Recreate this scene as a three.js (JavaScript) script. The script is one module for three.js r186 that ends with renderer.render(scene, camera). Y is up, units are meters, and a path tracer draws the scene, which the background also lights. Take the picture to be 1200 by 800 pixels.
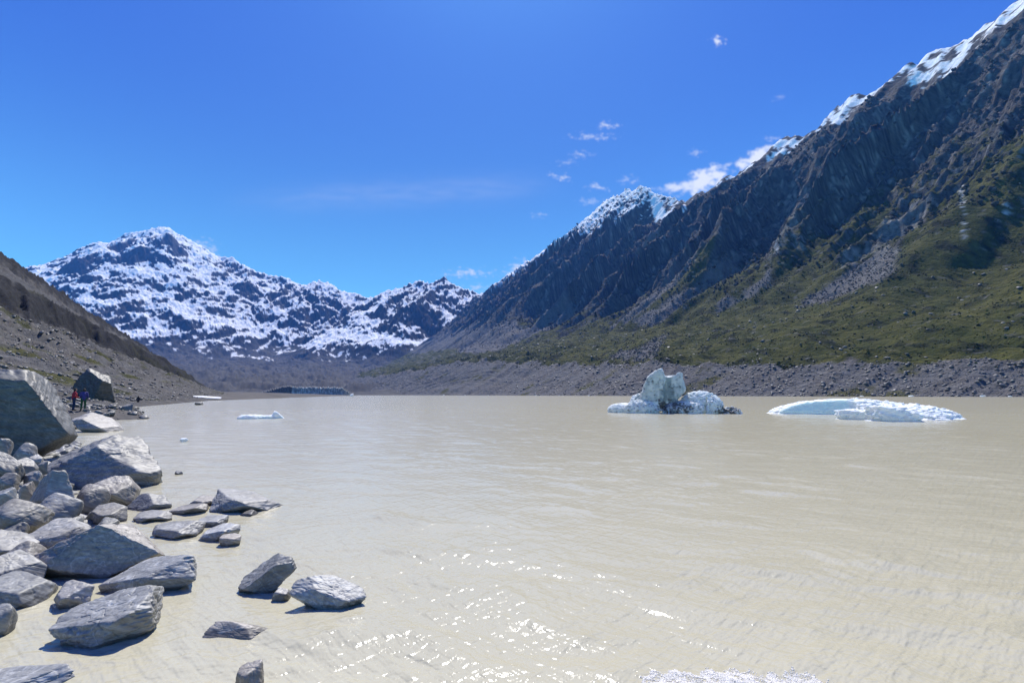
import * as THREE from 'three';
import { MarchingCubes } from 'three/addons/objects/MarchingCubes.js';
import { mergeVertices, mergeGeometries } from 'three/addons/utils/BufferGeometryUtils.js';
import { createNoise2D, createNoise3D } from 'simplex-noise';

// ---------------------------------------------------------------- camera, sky, sun, exposure
const EYE = 1.9, F = 600, PITCH = Math.atan(62.5 / 600);
const scene = new THREE.Scene();
const camera = new THREE.PerspectiveCamera(2 * Math.atan(400 / F) * 180 / Math.PI, 1.5, 0.1, 40000);
camera.position.set(0, EYE, 0);
camera.rotation.set(PITCH, 0, 0);
const renderer = new THREE.WebGLRenderer({ antialias: true });
renderer.toneMapping = THREE.LinearToneMapping;
renderer.toneMappingExposure = 1.5;
renderer.shadowMap.enabled = true;
const SUN_EL = 56 * Math.PI / 180, SUN_AZ = -1 * Math.PI / 180;
const sunDir = new THREE.Vector3(Math.sin(SUN_AZ) * Math.cos(SUN_EL), Math.sin(SUN_EL), -Math.cos(SUN_AZ) * Math.cos(SUN_EL));
const sun = new THREE.DirectionalLight(new THREE.Color().setRGB(1.0, 0.955, 0.88), 5.0);
sun.position.copy(sunDir).multiplyScalar(3000);
sun.castShadow = true;
sun.shadow.mapSize.set(4096, 4096);
Object.assign(sun.shadow.camera, { left: -6000, right: 4000, top: 6000, bottom: -6000, near: 1, far: 16000 });
scene.add(sun, sun.target);

// ---------------------------------------------------------------- noise and small helpers
function rng(seed) { let s = seed >>> 0; return () => { s = (s + 0x6d2b79f5) | 0; let t = Math.imul(s ^ (s >>> 15), 1 | s); t = (t + Math.imul(t ^ (t >>> 7), 61 | t)) ^ t; return ((t ^ (t >>> 14)) >>> 0) / 4294967296; }; }
const n2 = createNoise2D(rng(11)), n3 = createNoise3D(rng(23));
const clamp = (x, a = 0, b = 1) => x < a ? a : x > b ? b : x;
const lerp = (a, b, t) => a + (b - a) * t;
const sstep = (a, b, x) => { const t = clamp((x - a) / (b - a)); return t * t * (3 - 2 * t); };
const fbm = (x, y, o = 4, g = 0.5) => { let s = 0, a = 1, t = 0; for (let i = 0; i < o; i++) { s += a * n2(x + i * 17.3, y - i * 9.1); t += a; a *= g; x *= 2.03; y *= 2.03; } return s / t; };
const fbm3 = (x, y, z, o = 4, g = 0.5) => { let s = 0, a = 1, t = 0; for (let i = 0; i < o; i++) { s += a * n3(x + i * 17.3, y - i * 9.1, z + i * 5.7); t += a; a *= g; x *= 2.03; y *= 2.03; z *= 2.03; } return s / t; };
const ridged = (x, y, o = 4, g = 0.5) => { let s = 0, a = 1, t = 0; for (let i = 0; i < o; i++) { const v = 1 - Math.abs(n2(x + i * 31.7, y + i * 11.9)); s += a * v * v; t += a; a *= g; x *= 2.07; y *= 2.07; } return s / t; };
const table = (rows) => (x) => { // rows [x, y...] -> smooth interpolation
  const n = rows.length;
  if (x <= rows[0][0]) return rows[0].slice(1);
  if (x >= rows[n - 1][0]) return rows[n - 1].slice(1);
  let i = 0; while (x > rows[i + 1][0]) i++;
  const p0 = rows[Math.max(0, i - 1)], p1 = rows[i], p2 = rows[i + 1], p3 = rows[Math.min(n - 1, i + 2)], h = p2[0] - p1[0], t = (x - p1[0]) / h;
  return p1.slice(1).map((_, k) => {
    const y1 = p1[k + 1], y2 = p2[k + 1];
    const m1 = i > 0 ? (y2 - p0[k + 1]) / (p2[0] - p0[0]) * h : y2 - y1, m2 = i < n - 2 ? (p3[k + 1] - y1) / (p3[0] - p1[0]) * h : y2 - y1;
    const t2 = t * t, t3 = t2 * t;
    return (2 * t3 - 3 * t2 + 1) * y1 + (t3 - 2 * t2 + t) * m1 + (-2 * t3 + 3 * t2) * y2 + (t3 - t2) * m2;
  });
};
const inPoly = (x, y, P) => { let c = false; for (let i = 0, j = P.length - 1; i < P.length; j = i++) { const [xi, yi] = P[i], [xj, yj] = P[j]; if ((yi > y) !== (yj > y) && x < (xj - xi) * (y - yi) / (yj - yi) + xi) c = !c; } return c; };
const segDist = (x, y, ax, ay, bx, by) => { const dx = bx - ax, dy = by - ay, t = clamp(((x - ax) * dx + (y - ay) * dy) / (dx * dx + dy * dy || 1e-9)); return [Math.hypot(x - ax - dx * t, y - ay - dy * t), t]; };
const polyDist = (x, y, P) => { let d = 1e9; for (let i = 0, j = P.length - 1; i < P.length; j = i++) { const e = segDist(x, y, P[j][0], P[j][1], P[i][0], P[i][1])[0]; if (e < d) d = e; } return inPoly(x, y, P) ? d : -d; };
// a photo pixel (1200 x 800) as a direction from the eye
const CP = Math.cos(PITCH), SP = Math.sin(PITCH);
const rayOf = (px, py) => { const x = px - 600, y = 400 - py; return [x, y * CP + F * SP, -(F * CP - y * SP)]; };
const pixelOf = (x, y, z) => { y -= EYE; const yc = y * CP + z * SP, zc = -y * SP + z * CP; return zc >= -1e-6 ? null : [600 + F * x / -zc, 400 - F * yc / -zc, -zc]; };
const onLevel = (px, py, g = 0) => { const d = rayOf(px, py), t = (g - EYE) / d[1]; return [d[0] * t, g, d[2] * t]; };
const atRange = (px, py, r) => { const d = rayOf(px, py), k = r / Math.hypot(d[0], d[2]); return [d[0] * k, EYE + d[1] * k, d[2] * k]; };

// ---------------------------------------------------------------- sky (air and thin clouds)
{
  const W = 3600, H = 1800, data = new Float32Array(W * H * 4);
  const clouds = [ // pixel x, y, half width, half height, turn, strength
    [888, 185, 25, 8, -0.45, 1.4], [828, 211, 25, 12, -0.5, 1.3], [795, 220, 25, 6, -0.2, 0.9], [842, 48, 7, 5, 0, 1.0], [712, 147, 11, 4, 0, 0.8], [694, 160, 22, 4, 0, 0.6], [681, 181, 11, 4, 0, 0.45],
    [657, 207, 12, 4, 0.2, 0.6], [699, 219, 12, 4, 0.1, 0.6], [737, 211, 10, 5, 0, 0.4], [550, 320, 24, 5, 0, 0.85], [606, 314, 16, 7, -0.6, 0.9], [560, 337, 14, 4, 0, 0.6], [906, 163, 10, 3, 0, 0.5], [815, 179, 8, 4, 0, 0.4],
    [914, 114, 9, 3, -0.3, 0.22], [690, 236, 10, 4, 0, 0.5], [632, 252, 8, 3, 0, 0.35], [240, 291, 16, 9, 0.4, 0.7], [664, 190, 12, 4, 0, 0.3], [720, 235, 12, 5, 0, 0.4],
  ];
  for (let row = 0; row < H; row++) {
    const el = ((row + 0.5) / H - 0.5) * Math.PI, ce = Math.cos(el), y = Math.sin(el);
    for (let col = 0; col < W; col++) {
      const o = (row * W + col) * 4;
      const az = ((col + 0.5) / W - 0.5) * 2 * Math.PI, x = ce * Math.cos(az), z = ce * Math.sin(az);
      const cs = x * sunDir.x + y * sunDir.y + z * sunDir.z;
      const e = Math.max(0, y), k = Math.exp(-e * 5.5);
      let r = lerp(0.0, 0.38, k), g = lerp(0.010, 1.20, k), b = lerp(0.36, 1.42, k);
      const glow = Math.pow(Math.max(0, cs), 5) * 0.30 + Math.pow(Math.max(0, cs), 40) * 0.35;
      r += glow * 0.20; g += glow * 0.48; b += glow * 0.56;
      if (z < -0.25 && y > 0.02) {
        const p = pixelOf(x * 1e4, EYE + y * 1e4, z * 1e4);
        if (p && p[0] > -60 && p[0] < 1260 && p[1] > -60 && p[1] < 480) {
          let m = 0;
          for (const [cx, cy, hw, hh, turn, s] of clouds) {
            const dx = p[0] - cx, dy = p[1] - cy; if (Math.abs(dx) > hw * 2.2 || Math.abs(dy) > hw * 2.2) continue;
            const c = Math.cos(turn), q = Math.sin(turn), u = (dx * c + dy * q) / hw, v = (-dx * q + dy * c) / hh, d = u * u + v * v;
            if (d > 4) continue;
            const big = hw > 24 ? 1 : 0, tx = fbm(p[0] / lerp(13, 22, big) + cx, p[1] / lerp(6, 14, big) + cy, 5, lerp(0.62, 0.52, big));
            m = Math.max(m, s * sstep(0.0, lerp(0.9, 0.7, big), (1 - Math.sqrt(d) * 0.62) * lerp(0.7, 1.0, big) + tx * lerp(0.8, 0.55, big) - 0.16));
          }
          const band = Math.exp(-Math.pow((p[1] - 226 + (p[0] - 470) * 0.055) / 15, 2)) * sstep(230, 420, p[0]) * (1 - sstep(560, 680, p[0]));
          m = Math.max(m, band * 0.11 * (0.8 + 0.5 * fbm(p[0] / 60, p[1] / 12, 3)));
          m = clamp(m);
          r = lerp(r, 0.62, m); g = lerp(g, 0.64, m); b = lerp(b, 0.68, m);
        }
      }
      data[o] = r; data[o + 1] = g; data[o + 2] = b; data[o + 3] = 1;
    }
  }
  const sky = new THREE.DataTexture(data, W, H, THREE.RGBAFormat, THREE.FloatType);
  sky.mapping = THREE.EquirectangularReflectionMapping; sky.magFilter = THREE.LinearFilter; sky.minFilter = THREE.LinearFilter; sky.needsUpdate = true;
  scene.background = sky; scene.environment = sky;
}
scene.fog = new THREE.FogExp2(new THREE.Color().setRGB(0.11, 0.34, 1.0), 0.000037);

// ---------------------------------------------------------------- textures
function tex(N, fn, srgb = false) { // fn(u, v) with u, v in 0..1, tileable by the caller
  const d = new Uint8Array(N * N * 4);
  for (let y = 0; y < N; y++) for (let x = 0; x < N; x++) { const c = fn(x / N, y / N), o = (y * N + x) * 4; d[o] = clamp(c[0]) * 255; d[o + 1] = clamp(c[1]) * 255; d[o + 2] = clamp(c[2]) * 255; d[o + 3] = 255; }
  const t = new THREE.DataTexture(d, N, N); t.wrapS = t.wrapT = THREE.RepeatWrapping; t.magFilter = THREE.LinearFilter; t.minFilter = THREE.LinearMipmapLinearFilter; t.generateMipmaps = true;
  if (srgb) t.colorSpace = THREE.SRGBColorSpace; t.needsUpdate = true; return t;
}
// tileable noise: a torus in the 3-D noise, two slices mixed
const tile = (u, v, f, o = 4, g = 0.5) => { let s = 0, a = 1, t = 0; for (let i = 0; i < o; i++) { const R = f / (2 * Math.PI), ca = Math.cos(u * 6.28318), sa = Math.sin(u * 6.28318), cb = Math.cos(v * 6.28318), sb = Math.sin(v * 6.28318); s += a * (n3(ca * R + 3.1 * i, sa * R, cb * R + 7) + n3(sb * R + 5.5, ca * R - i, sa * R + cb * R * 0.5 + 1.3) + n3(cb * R, sb * R + 2.2 * i, ca * R * 0.6 + 11)) * 0.5; t += a; a *= g; f *= 2; } return s / t; };
const grainMap = tex(512, (u, v) => { const a = tile(u, v, 6, 5, 0.72) * 0.22, w = 0.91 + a; return [w, w, w]; }, true);
const grainBump = tex(512, (u, v) => { const w = 0.5 + tile(u, v, 8, 6, 0.7) * 0.5; return [w, w, w]; });
const stoneMap = tex(512, (u, v) => {
  const streak = tile(u, (v * 1) % 1, 3, 3) * 0.10, fine = tile(v, u, 22, 4, 0.75) * 0.24, vein = Math.max(0, 1 - Math.abs(tile(u + 0.3, v, 4, 4)) * 16) * 0.16;
  const lich = Math.max(0, tile(u, v + 0.37, 14, 3) - 0.34) * 0.6;
  const w = 0.78 + streak + fine + vein + lich; return [w, w, w * 0.995];
}, true);
const stoneBump = tex(512, (u, v) => { const w = 0.5 + tile(u, v, 10, 6, 0.72) * 0.45 - Math.max(0, 1 - Math.abs(tile(u, v + 0.4, 3, 3)) * 22) * 0.35; return [w, w, w]; });
const mat = (o) => new THREE.MeshPhysicalMaterial({ color: 0xffffff, vertexColors: true, roughness: 0.95, metalness: 0, ...o });
const MT = {
  mountain: mat({ specularIntensity: 0.15, map: grainMap, bumpMap: grainBump, bumpScale: 3, roughness: 0.93 }),
  snowy: mat({ specularIntensity: 0.15, map: grainMap, bumpMap: grainBump, bumpScale: 4, roughness: 0.9 }),
  scree: mat({ specularIntensity: 0.15, map: grainMap, bumpMap: grainBump, bumpScale: 1.2 }),
  beach: mat({ specularIntensity: 0.15, map: grainMap, bumpMap: grainBump, bumpScale: 0.035 }),
  stone: mat({ map: stoneMap, bumpMap: stoneBump, bumpScale: 0.010, roughness: 0.55 }),
  smallStone: mat({ map: stoneMap, bumpMap: stoneBump, bumpScale: 0.005, roughness: 0.55 }),
};
const add = (o, kind) => { o.castShadow = o.receiveShadow = true; if (kind) o.userData.kind = kind; scene.add(o); return o; };
const used = {};
const numbered = (n) => { const k = used[n] = (used[n] ?? -1) + 1; return k ? `${n}_${String(k).padStart(3, '0')}` : n; };
const tag = (o, label, category, group) => { o.userData.label = label; o.userData.category = category; if (group) o.userData.group = group; return o; };
// a grid of vertices as a mesh geometry: point(i, j) -> [x, y, z, u, v]; keep(i, j) false drops the quad
function gridGeometry(nx, ny, point, keep) {
  const pos = new Float32Array(nx * ny * 3), uv = new Float32Array(nx * ny * 2), idx = [];
  for (let j = 0; j < ny; j++) for (let i = 0; i < nx; i++) { const p = point(i, j), k = j * nx + i; pos[k * 3] = p[0]; pos[k * 3 + 1] = p[1]; pos[k * 3 + 2] = p[2]; uv[k * 2] = p[3]; uv[k * 2 + 1] = p[4]; }
  const index = new Uint32Array((nx - 1) * (ny - 1) * 6); let q = 0;
  for (let j = 0; j < ny - 1; j++) for (let i = 0; i < nx - 1; i++) {
    const a = j * nx + i, b = a + 1, c = a + nx, d = c + 1;
    if (keep && !keep(i, j, a, pos, nx)) continue;
    index[q++] = a; index[q++] = b; index[q++] = c; index[q++] = b; index[q++] = d; index[q++] = c;
  }
  const g = new THREE.BufferGeometry();
  g.setAttribute('position', new THREE.BufferAttribute(pos, 3)); g.setAttribute('uv', new THREE.BufferAttribute(uv, 2)); g.setIndex(new THREE.BufferAttribute(index.slice(0, q), 1));
  g.computeVertexNormals();
  const nn = g.attributes.normal.array; let up = 0; for (let k = 1; k < nn.length; k += 3) up += nn[k];
  if (up < 0) { const ix = g.index.array; for (let k = 0; k < ix.length; k += 3) { const t = ix[k]; ix[k] = ix[k + 1]; ix[k + 1] = t; } for (let k = 0; k < nn.length; k++) nn[k] = -nn[k]; }
  return g;
}
function paint(g, fn) { // fn(x, y, z, ny, k, nx, nz) -> [r, g, b] linear
  const p = g.attributes.position.array, n = g.attributes.normal.array, c = new Float32Array(p.length);
  for (let k = 0; k < p.length; k += 3) { const v = fn(p[k], p[k + 1], p[k + 2], n[k + 1], k / 3, n[k], n[k + 2]); c[k] = v[0]; c[k + 1] = v[1]; c[k + 2] = v[2]; }
  g.setAttribute('color', new THREE.BufferAttribute(c, 3)); return g;
}
const mixc = (a, b, t) => [lerp(a[0], b[0], t), lerp(a[1], b[1], t), lerp(a[2], b[2], t)];
const mul = (a, k) => [a[0] * k, a[1] * k, a[2] * k];
const C = { rock: [0.062, 0.062, 0.063], rockWarm: [0.072, 0.066, 0.059], rockPale: [0.19, 0.184, 0.176], scree: [0.130, 0.129, 0.128], screeWarm: [0.122, 0.106, 0.088], moraine: [0.122, 0.122, 0.122], grass: [0.037, 0.045, 0.008], tussock: [0.078, 0.076, 0.018], bush: [0.012, 0.018, 0.005], snow: [0.86, 0.88, 0.9] };

// ---------------------------------------------------------------- right-hand mountain side (lake frame: a along the lake, b across it)
const AX = -15 * Math.PI / 180, ux = Math.sin(AX), uz = -Math.cos(AX), vx = Math.cos(AX), vz = Math.sin(AX);
const toWorld = (a, b) => [a * ux + b * vx, a * uz + b * vz];
const tShore = table([[-800, 640], [0, 610], [322, 558], [600, 470], [865, 394], [1256, 336], [2000, 135], [2500, -20], [3200, -230], [4200, -420], [9000, -700]]);
const tBank = table([[-800, 34], [0, 35], [322, 38], [630, 47], [865, 60], [1256, 84], [2000, 140], [2500, 128], [3200, 110], [4200, 150], [9000, 330]]);
const tCliff = table([[-800, 1020, 205], [300, 1000, 210], [500, 980, 216], [1289, 860, 218], [1915, 800, 236], [2613, 700, 275], [3843, 520, 345], [6132, 320, 440], [9000, 250, 520]]);
const tRidge = table([[-800, 1900, 1370], [500, 1900, 1290], [1052, 1900, 1240], [1400, 1900, 1222], [1760, 1900, 1226], [2250, 1900, 1222], [2636, 1900, 1238], [2950, 1930, 1340], [3239, 1900, 1520], [3780, 1900, 1668], [4400, 1900, 1650], [5250, 1880, 1665], [6346, 1700, 1587], [6997, 1500, 1417], [9000, 1000, 900]]);
const relMain = (a, b) => {
  const wa = a + 120 * n2(a / 700 + 3, b / 900) + 30 * n2(a / 160, b / 260 + 5) + (b - 1200) * 0.10;
  let h = (ridged(wa / 600 + 0.37, b / 2600, 1) - 0.62) * 190;
  h += (ridged(wa / 210 + 5.1, b / 1300 + 2, 2, 0.5) - 0.6) * 88;
  h += (ridged(wa / 74 + 1.7, b / 430 + 6, 2, 0.55) - 0.55) * 30;
  h += (ridged(a / 130 + b / 300, b / 150 - a / 500 + 7, 4, 0.55) - 0.55) * 44;
  h += (ridged(wa / 30 + 4, b / 60, 3, 0.6) - 0.5) * 13 + fbm(a / 17, b / 20, 3, 0.65) * 6;
  return h;
};
function heightAB(a, b, plain = false) {
  const bs = tShore(a)[0] + fbm(a / 160, 3.3, 3) * 16 + n2(a / 21, 9) * 2.5, d = b - bs, hb = tBank(a)[0] * (1 + 0.20 * n2(a / 210, 1.5) + 0.12 * n2(a / 70, 7.7) + 0.05 * n2(a / 22, 3.1));
  if (d < -30) return -3;
  if (d < 0) return d * 0.1;
  const wb = hb * 1.7 + 6;
  let [bc, hc] = tCliff(a); bc += fbm(a / 330, 5.5, 3) * 95;
  const [br, hr0] = tRidge(a), hr = hr0 + 30 * n2(a / 260, 4.4) + 12 * n2(a / 95, 2.2);
  const far = sstep(900, 2200, a);
  let h;
  const rill = (ridged(a / (26 + 22 * far) + d / 140, d / 260 + 1, 3, 0.6) - 0.55) * (4 + 13 * far) + fbm(a / 7, b / 7, 3, 0.6) * 1.5;
  const hum = fbm(a / 190, b / 90, 3, 0.5) * 12 + Math.sin((b - a * 0.05) / 21 + 2 * fbm(a / 200, b / 200, 2)) * 1.6 + (ridged(a / 60, b / 60, 3) - 0.5) * 3 + fbm(a / 12, b / 12, 2) * 1.3;
  if (d < wb) { const q = d / wb; h = hb * (0.85 * q + 0.15 * q * q) + rill * Math.sin(Math.PI * clamp(q * 0.92 + 0.06)) + hum * sstep(0.8, 1.15, q); }
  else {
    const q = clamp((d - wb) / (bc - bs - wb), 0, 1), u = (b - bc) / (br - bc);
    const base = hb + (hc - hb) * (0.75 * q + 0.25 * q * q);
    if (u <= 0) h = base + hum * (1 - 0.3 * q) - Math.exp(-Math.pow((d - wb - 45) / 30, 2)) * 5;
    else {
      const uu = Math.min(u, 1), pf = uu < 0.2 ? uu * 0.84 : 0.168 + (uu - 0.2) * 1.04;
      let w = sstep(0.02, 0.42, u + 0.10 * n2(a / 260, 8.8)) * (1 - 0.86 * sstep(0.6, 1.0, u));
      const spurA = Math.exp(-Math.pow((a - 2560 - (1900 - b) * 0.06) / 190, 2)) * 70 - Math.exp(-Math.pow((a - 2985 - (1900 - b) * 0.05) / 200, 2)) * 175 * sstep(0.05, 0.5, u);
      h = hc + (hr - hc) * pf + hum * (1 - w) * 0.6 + ((plain ? 0 : relMain(a, b)) + spurA) * w;
      // snow bowl under the far ridge
      const bowl = Math.exp(-Math.pow((a - 3080) / 170, 2) - Math.pow((b - 1720) / 120, 2)); h -= bowl * 90;
      if (u > 1) h -= (b - br) * 0.75 - 10 * n2(a / 50, b / 50);
      h += (ridged(a / 70, b / 70 + 4, 3, 0.6) - 0.5) * (5 + 30 * sstep(2700, 3300, a)) * sstep(0.7, 1, u);
    }
  }
  return h;
}
const hitAB = (px, py) => { // where the sight line of a pixel meets that mountain side
  const d = rayOf(px, py), k = 1 / Math.hypot(d[0], d[2]), dx = d[0] * k, dy = d[1] * k, dz = d[2] * k;
  for (let r = 400, st = 6; r < 9000; r += st, st = r * 0.003) { const x = dx * r, z = dz * r, a = x * ux + z * uz, b = x * vx + z * vz; if (EYE + dy * r < heightAB(a, b, true)) return [a, b]; }
  const x = dx * 6000, z = dz * 6000; return [x * ux + z * uz, x * vx + z * vz];
};
const ridgeHit = (px, py) => { for (let k = 0; k < 40; k++) { const h = hitAB(px, py + k); if (Math.hypot(...h) < 5950) return h; } return hitAB(px, py + 40); };
const patch = (sx, ox, oy, pts) => pts.map(([x, y]) => ridgeHit(ox + x / sx, oy + y / sx));
const screeAB = [
  patch(2.9625, 800, 200, [[760, 290], [690, 285], [600, 312], [520, 370], [430, 445], [400, 478], [480, 455], [600, 420], [700, 380], [750, 320]]),
  patch(2.9625, 800, 200, [[190, 240], [150, 268], [60, 370], [0, 430], [0, 480], [70, 410], [130, 335], [200, 262]]),
  patch(2.9625, 800, 200, [[310, 330], [280, 380], [180, 450], [60, 500], [120, 492], [230, 440], [312, 400]]),
  patch(2.76, 540, 180, [[380, 460], [300, 490], [230, 540], [140, 545], [60, 580], [-20, 605], [0, 645], [100, 640], [200, 600], [280, 560], [345, 510], [392, 480]]),
  patch(2.76, 540, 180, [[745, 335], [650, 410], [560, 470], [470, 552], [560, 545], [650, 458], [765, 365]]),
  patch(2.76, 540, 180, [[885, 285], [830, 330], [770, 400], [680, 465], [560, 545], [650, 545], [740, 478], [805, 400], [885, 322]]),
  patch(2.76, 540, 180, [[660, 585], [600, 620], [480, 660], [560, 672], [625, 660], [645, 620]]),
  patch(2.76, 540, 180, [[640, 250], [560, 290], [510, 340], [520, 350], [600, 300], [660, 275]]),
];
const snowAB = [patch(2.76, 540, 180, [[612, 150], [640, 140], [742, 163], [722, 202], [680, 202], [622, 182]])];
const paleAB = [patch(2.9625, 800, 200, [[870, 5], [800, 20], [700, 110], [640, 200], [560, 270], [550, 325], [640, 300], [750, 285], [760, 200], [850, 100]]), patch(2.9625, 800, 200, [[400, 0], [350, 60], [370, 110], [450, 60], [480, 10]]), patch(2.9625, 800, 200, [[340, 240], [305, 285], [320, 320], [400, 270], [430, 200]])];
const tuftAB = [patch(2.76, 540, 180, [[690, 410], [830, 310], [780, 390], [700, 450], [560, 540], [530, 545]]), patch(1, 0, 0, [[700, 430], [760, 445], [740, 455], [690, 450]]), patch(1, 0, 0, [[1135, 447], [1200, 440], [1200, 462], [1080, 460]]), patch(1, 0, 0, [[940, 455], [1010, 440], [1060, 445], [1040, 458]])];
const fallAB = [[[1125, 205], [1129, 225], [1128, 240], [1131, 262], [1130, 280]].map(([x, y]) => hitAB(x, y)), [[1180, 236], [1181, 252]].map(([x, y]) => hitAB(x, y)), [[925, 250], [905, 295], [912, 305]].map(([x, y]) => hitAB(x, y))];
const box = (P) => [Math.min(...P.map((p) => p[0])) - 90, Math.max(...P.map((p) => p[0])) + 90, Math.min(...P.map((p) => p[1])) - 90, Math.max(...P.map((p) => p[1])) + 90];
const withBox = (L) => L.map((P) => [P, box(P)]);
const near = (L, a, b) => { let m = -1e9; for (const [P, [x0, x1, y0, y1]] of L) { if (a < x0 || a > x1 || b < y0 || b > y1) continue; const d = polyDist(a, b, P); if (d > m) m = d; } return m; };
{
  const sc = withBox(screeAB), sn = withBox(snowAB), pa = withBox(paleAB), tu = withBox(tuftAB);
  const NX = 800, NY = 520, t0 = Math.asinh(-380 / 1200), t1 = Math.asinh(8600 / 1200), ab = new Float32Array(NX * NY * 2);
  const g = gridGeometry(NX, NY, (i, j) => {
    const a = 1200 * Math.sinh(lerp(t0, t1, i / (NX - 1))), q = j / (NY - 1), [br] = tRidge(a), [bs] = tShore(a);
    const b = bs - 25 + (br + 180 - bs + 25) * (0.72 * q + 0.28 * q * q), [x, z] = toWorld(a, b), h = heightAB(a, b), k = (j * NX + i) * 2;
    ab[k] = a; ab[k + 1] = b;
    return [x, h, z, a / 70, (b + h * 0.6) / 70];
  });
  paint(g, (x, y, z, ny, k) => {
    const a = ab[k * 2], b = ab[k * 2 + 1], [bc, hc] = tCliff(a), hb = tBank(a)[0], [bs] = tShore(a), d = b - bs;
    const j1 = fbm(a / 60, b / 60, 4, 0.6), j2 = fbm(a / 14, b / 14, 3, 0.6), j3 = fbm(a / 300, b / 300, 3), j4 = n2(a / 6.5, b / 6.5);
    let c;
    if (d < hb * 1.7 + 6 + j1 * 14) { // gravel bank along the shore
      c = mixc(C.moraine, C.screeWarm, clamp(0.18 + j1 * 0.5));
      c = mul(c, 1 + 0.38 * j2 + 0.22 * j4);
      const veg = sstep(0.12, 0.32, j3 * 0.9 + j1 * 0.5 - 0.10 - sstep(700, 1200, a) * 0.25);
      c = mixc(c, mixc(C.tussock, C.grass, clamp(0.5 + j2)), veg * 0.85);
    } else {
      const steep = 1 - ny;
      c = mixc(C.rock, C.rockWarm, clamp(0.4 + j3 * 0.9 + j1 * 0.3));
      c = mul(c, Math.max(0.3, 1 + 0.75 * j2 + 0.4 * j1 + 0.5 * j4)); c = mixc(c, mul(C.rockPale, 1 + 0.5 * j4), sstep(0.28, 0.6, j1 + 0.5 * j2 + 0.25 * j4) * 0.6);
      const foot = sstep(bc + 90, bc - 40, b + j1 * 70 - 150 * sstep(0.1, 0.6, fbm(a / 130 + 2, b / 900, 3, 0.6)) * sstep(2600, 1800, a) + 110 * sstep(0.1, 0.5, fbm(a / 90 + 8, b / 800, 3)));
      const green = clamp(foot + sstep(820, 330, y + j1 * 160) * sstep(2400, 600, a) * sstep(0.60, 0.42, steep + j2 * 0.16 - 0.16 * fbm(a / 170, b / 420 + 3, 3)) + sstep(700, 300, y) * sstep(0.34, 0.22, steep + j2 * 0.1));
      let gr = mixc(C.grass, C.tussock, clamp(0.38 + j1 * 0.8 + j2 * 0.3 + j3 * 0.4));
      gr = mixc(gr, C.bush, sstep(0.15, 0.45, fbm(a / 85 + 9, b / 55, 4, 0.6) + 0.05));
      gr = mixc(gr, C.scree, sstep(0.42, 0.6, fbm(a / 40 + 31, b / 26, 4, 0.65)) * 0.85);
      c = mixc(c, mul(gr, 1 + 0.3 * j2 + 0.25 * j4), sstep(0.25, 0.6, green));
      const farSc = sstep(2500, 4200, a) * sstep(hc + 330, hc + 120, y + j1 * 90) * sstep(bc - 60, bc + 30, b);
      c = mixc(c, mul(C.scree, 1 + 0.2 * j2), sstep(0.3, 0.6, farSc) * 0.9);
      const hay = sstep(1500, 3500, a) * sstep(0.2, 0.5, fbm(a / 180, b / 60, 3)) * sstep(bc + 20, bc - 40, b); c = mixc(c, C.scree, hay * 0.7);
      const tf = near(tu, a, b); if (tf > -40) c = mixc(c, mixc(C.tussock, C.grass, clamp(0.4 + j2)), sstep(-8, 14, tf + j1 * 16 + j2 * 6));
      const s = near(sc, a, b); if (s > -40) c = mixc(c, mul(mixc(C.scree, C.screeWarm, clamp(0.2 + j1 * 0.5)), 1 + 0.22 * j2), sstep(-6, 12, s + j1 * 20 + j2 * 8));
      const p = near(pa, a, b); if (p > -40) c = mixc(c, mul(C.rockPale, 1 + 0.5 * j2 + 0.3 * j1), sstep(-5, 30, p + j1 * 60 + j2 * 26) * 0.62 * clamp(0.75 + j2 * 0.9));
      for (const P of fallAB) for (let i = 0; i < P.length - 1; i++) { const e = segDist(a, b, P[i][0], P[i][1], P[i + 1][0], P[i + 1][1])[0]; if (e < 6) c = mixc(c, [0.42, 0.44, 0.46], sstep(3.6, 1.4, e + j2 * 3.5) * sstep(-0.35, 0.15, j4 + j1)); }
      let snow = sstep(1120, 1400, y + j1 * 220 + j2 * 120) * sstep(0.62, 0.36, steep + j2 * 0.22 - sstep(1400, 1650, y) * 0.06) * sstep(2500, 3000, a);
      snow = Math.max(snow, sstep(0.5, 0.62, fbm(a / 70, b / 30, 3, 0.6)) * sstep(1020, 1180, y) * sstep(0.5, 0.3, steep));
      const ub = (b - bc) / (tRidge(a)[0] - bc), strip = sstep(0.86, 0.95, ub + 0.16 * fbm(a / 190, b / 400, 3) - 0.06 * sstep(1500, 2200, a)) * sstep(2500, 2300, a) * sstep(-0.30, -0.02, fbm(a / 110 + 4, b / 50, 4, 0.6) - 0.06); snow = Math.max(snow, strip * sstep(0.7, 0.5, steep + j2 * 0.2));
      const q = near(sn, a, b); if (q > -50) snow = Math.max(snow, sstep(-7, 5, q + j1 * 16 + j2 * 10));
      c = mixc(c, C.snow, sstep(0.35, 0.55, snow));
    }
    return c;
  });
  const m = add(new THREE.Mesh(g, MT.mountain), 'structure'); m.name = 'mountain_right'; tag(m, 'dark rocky mountain side with grass benches and grey scree above the lake', 'mountain');
}

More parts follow.
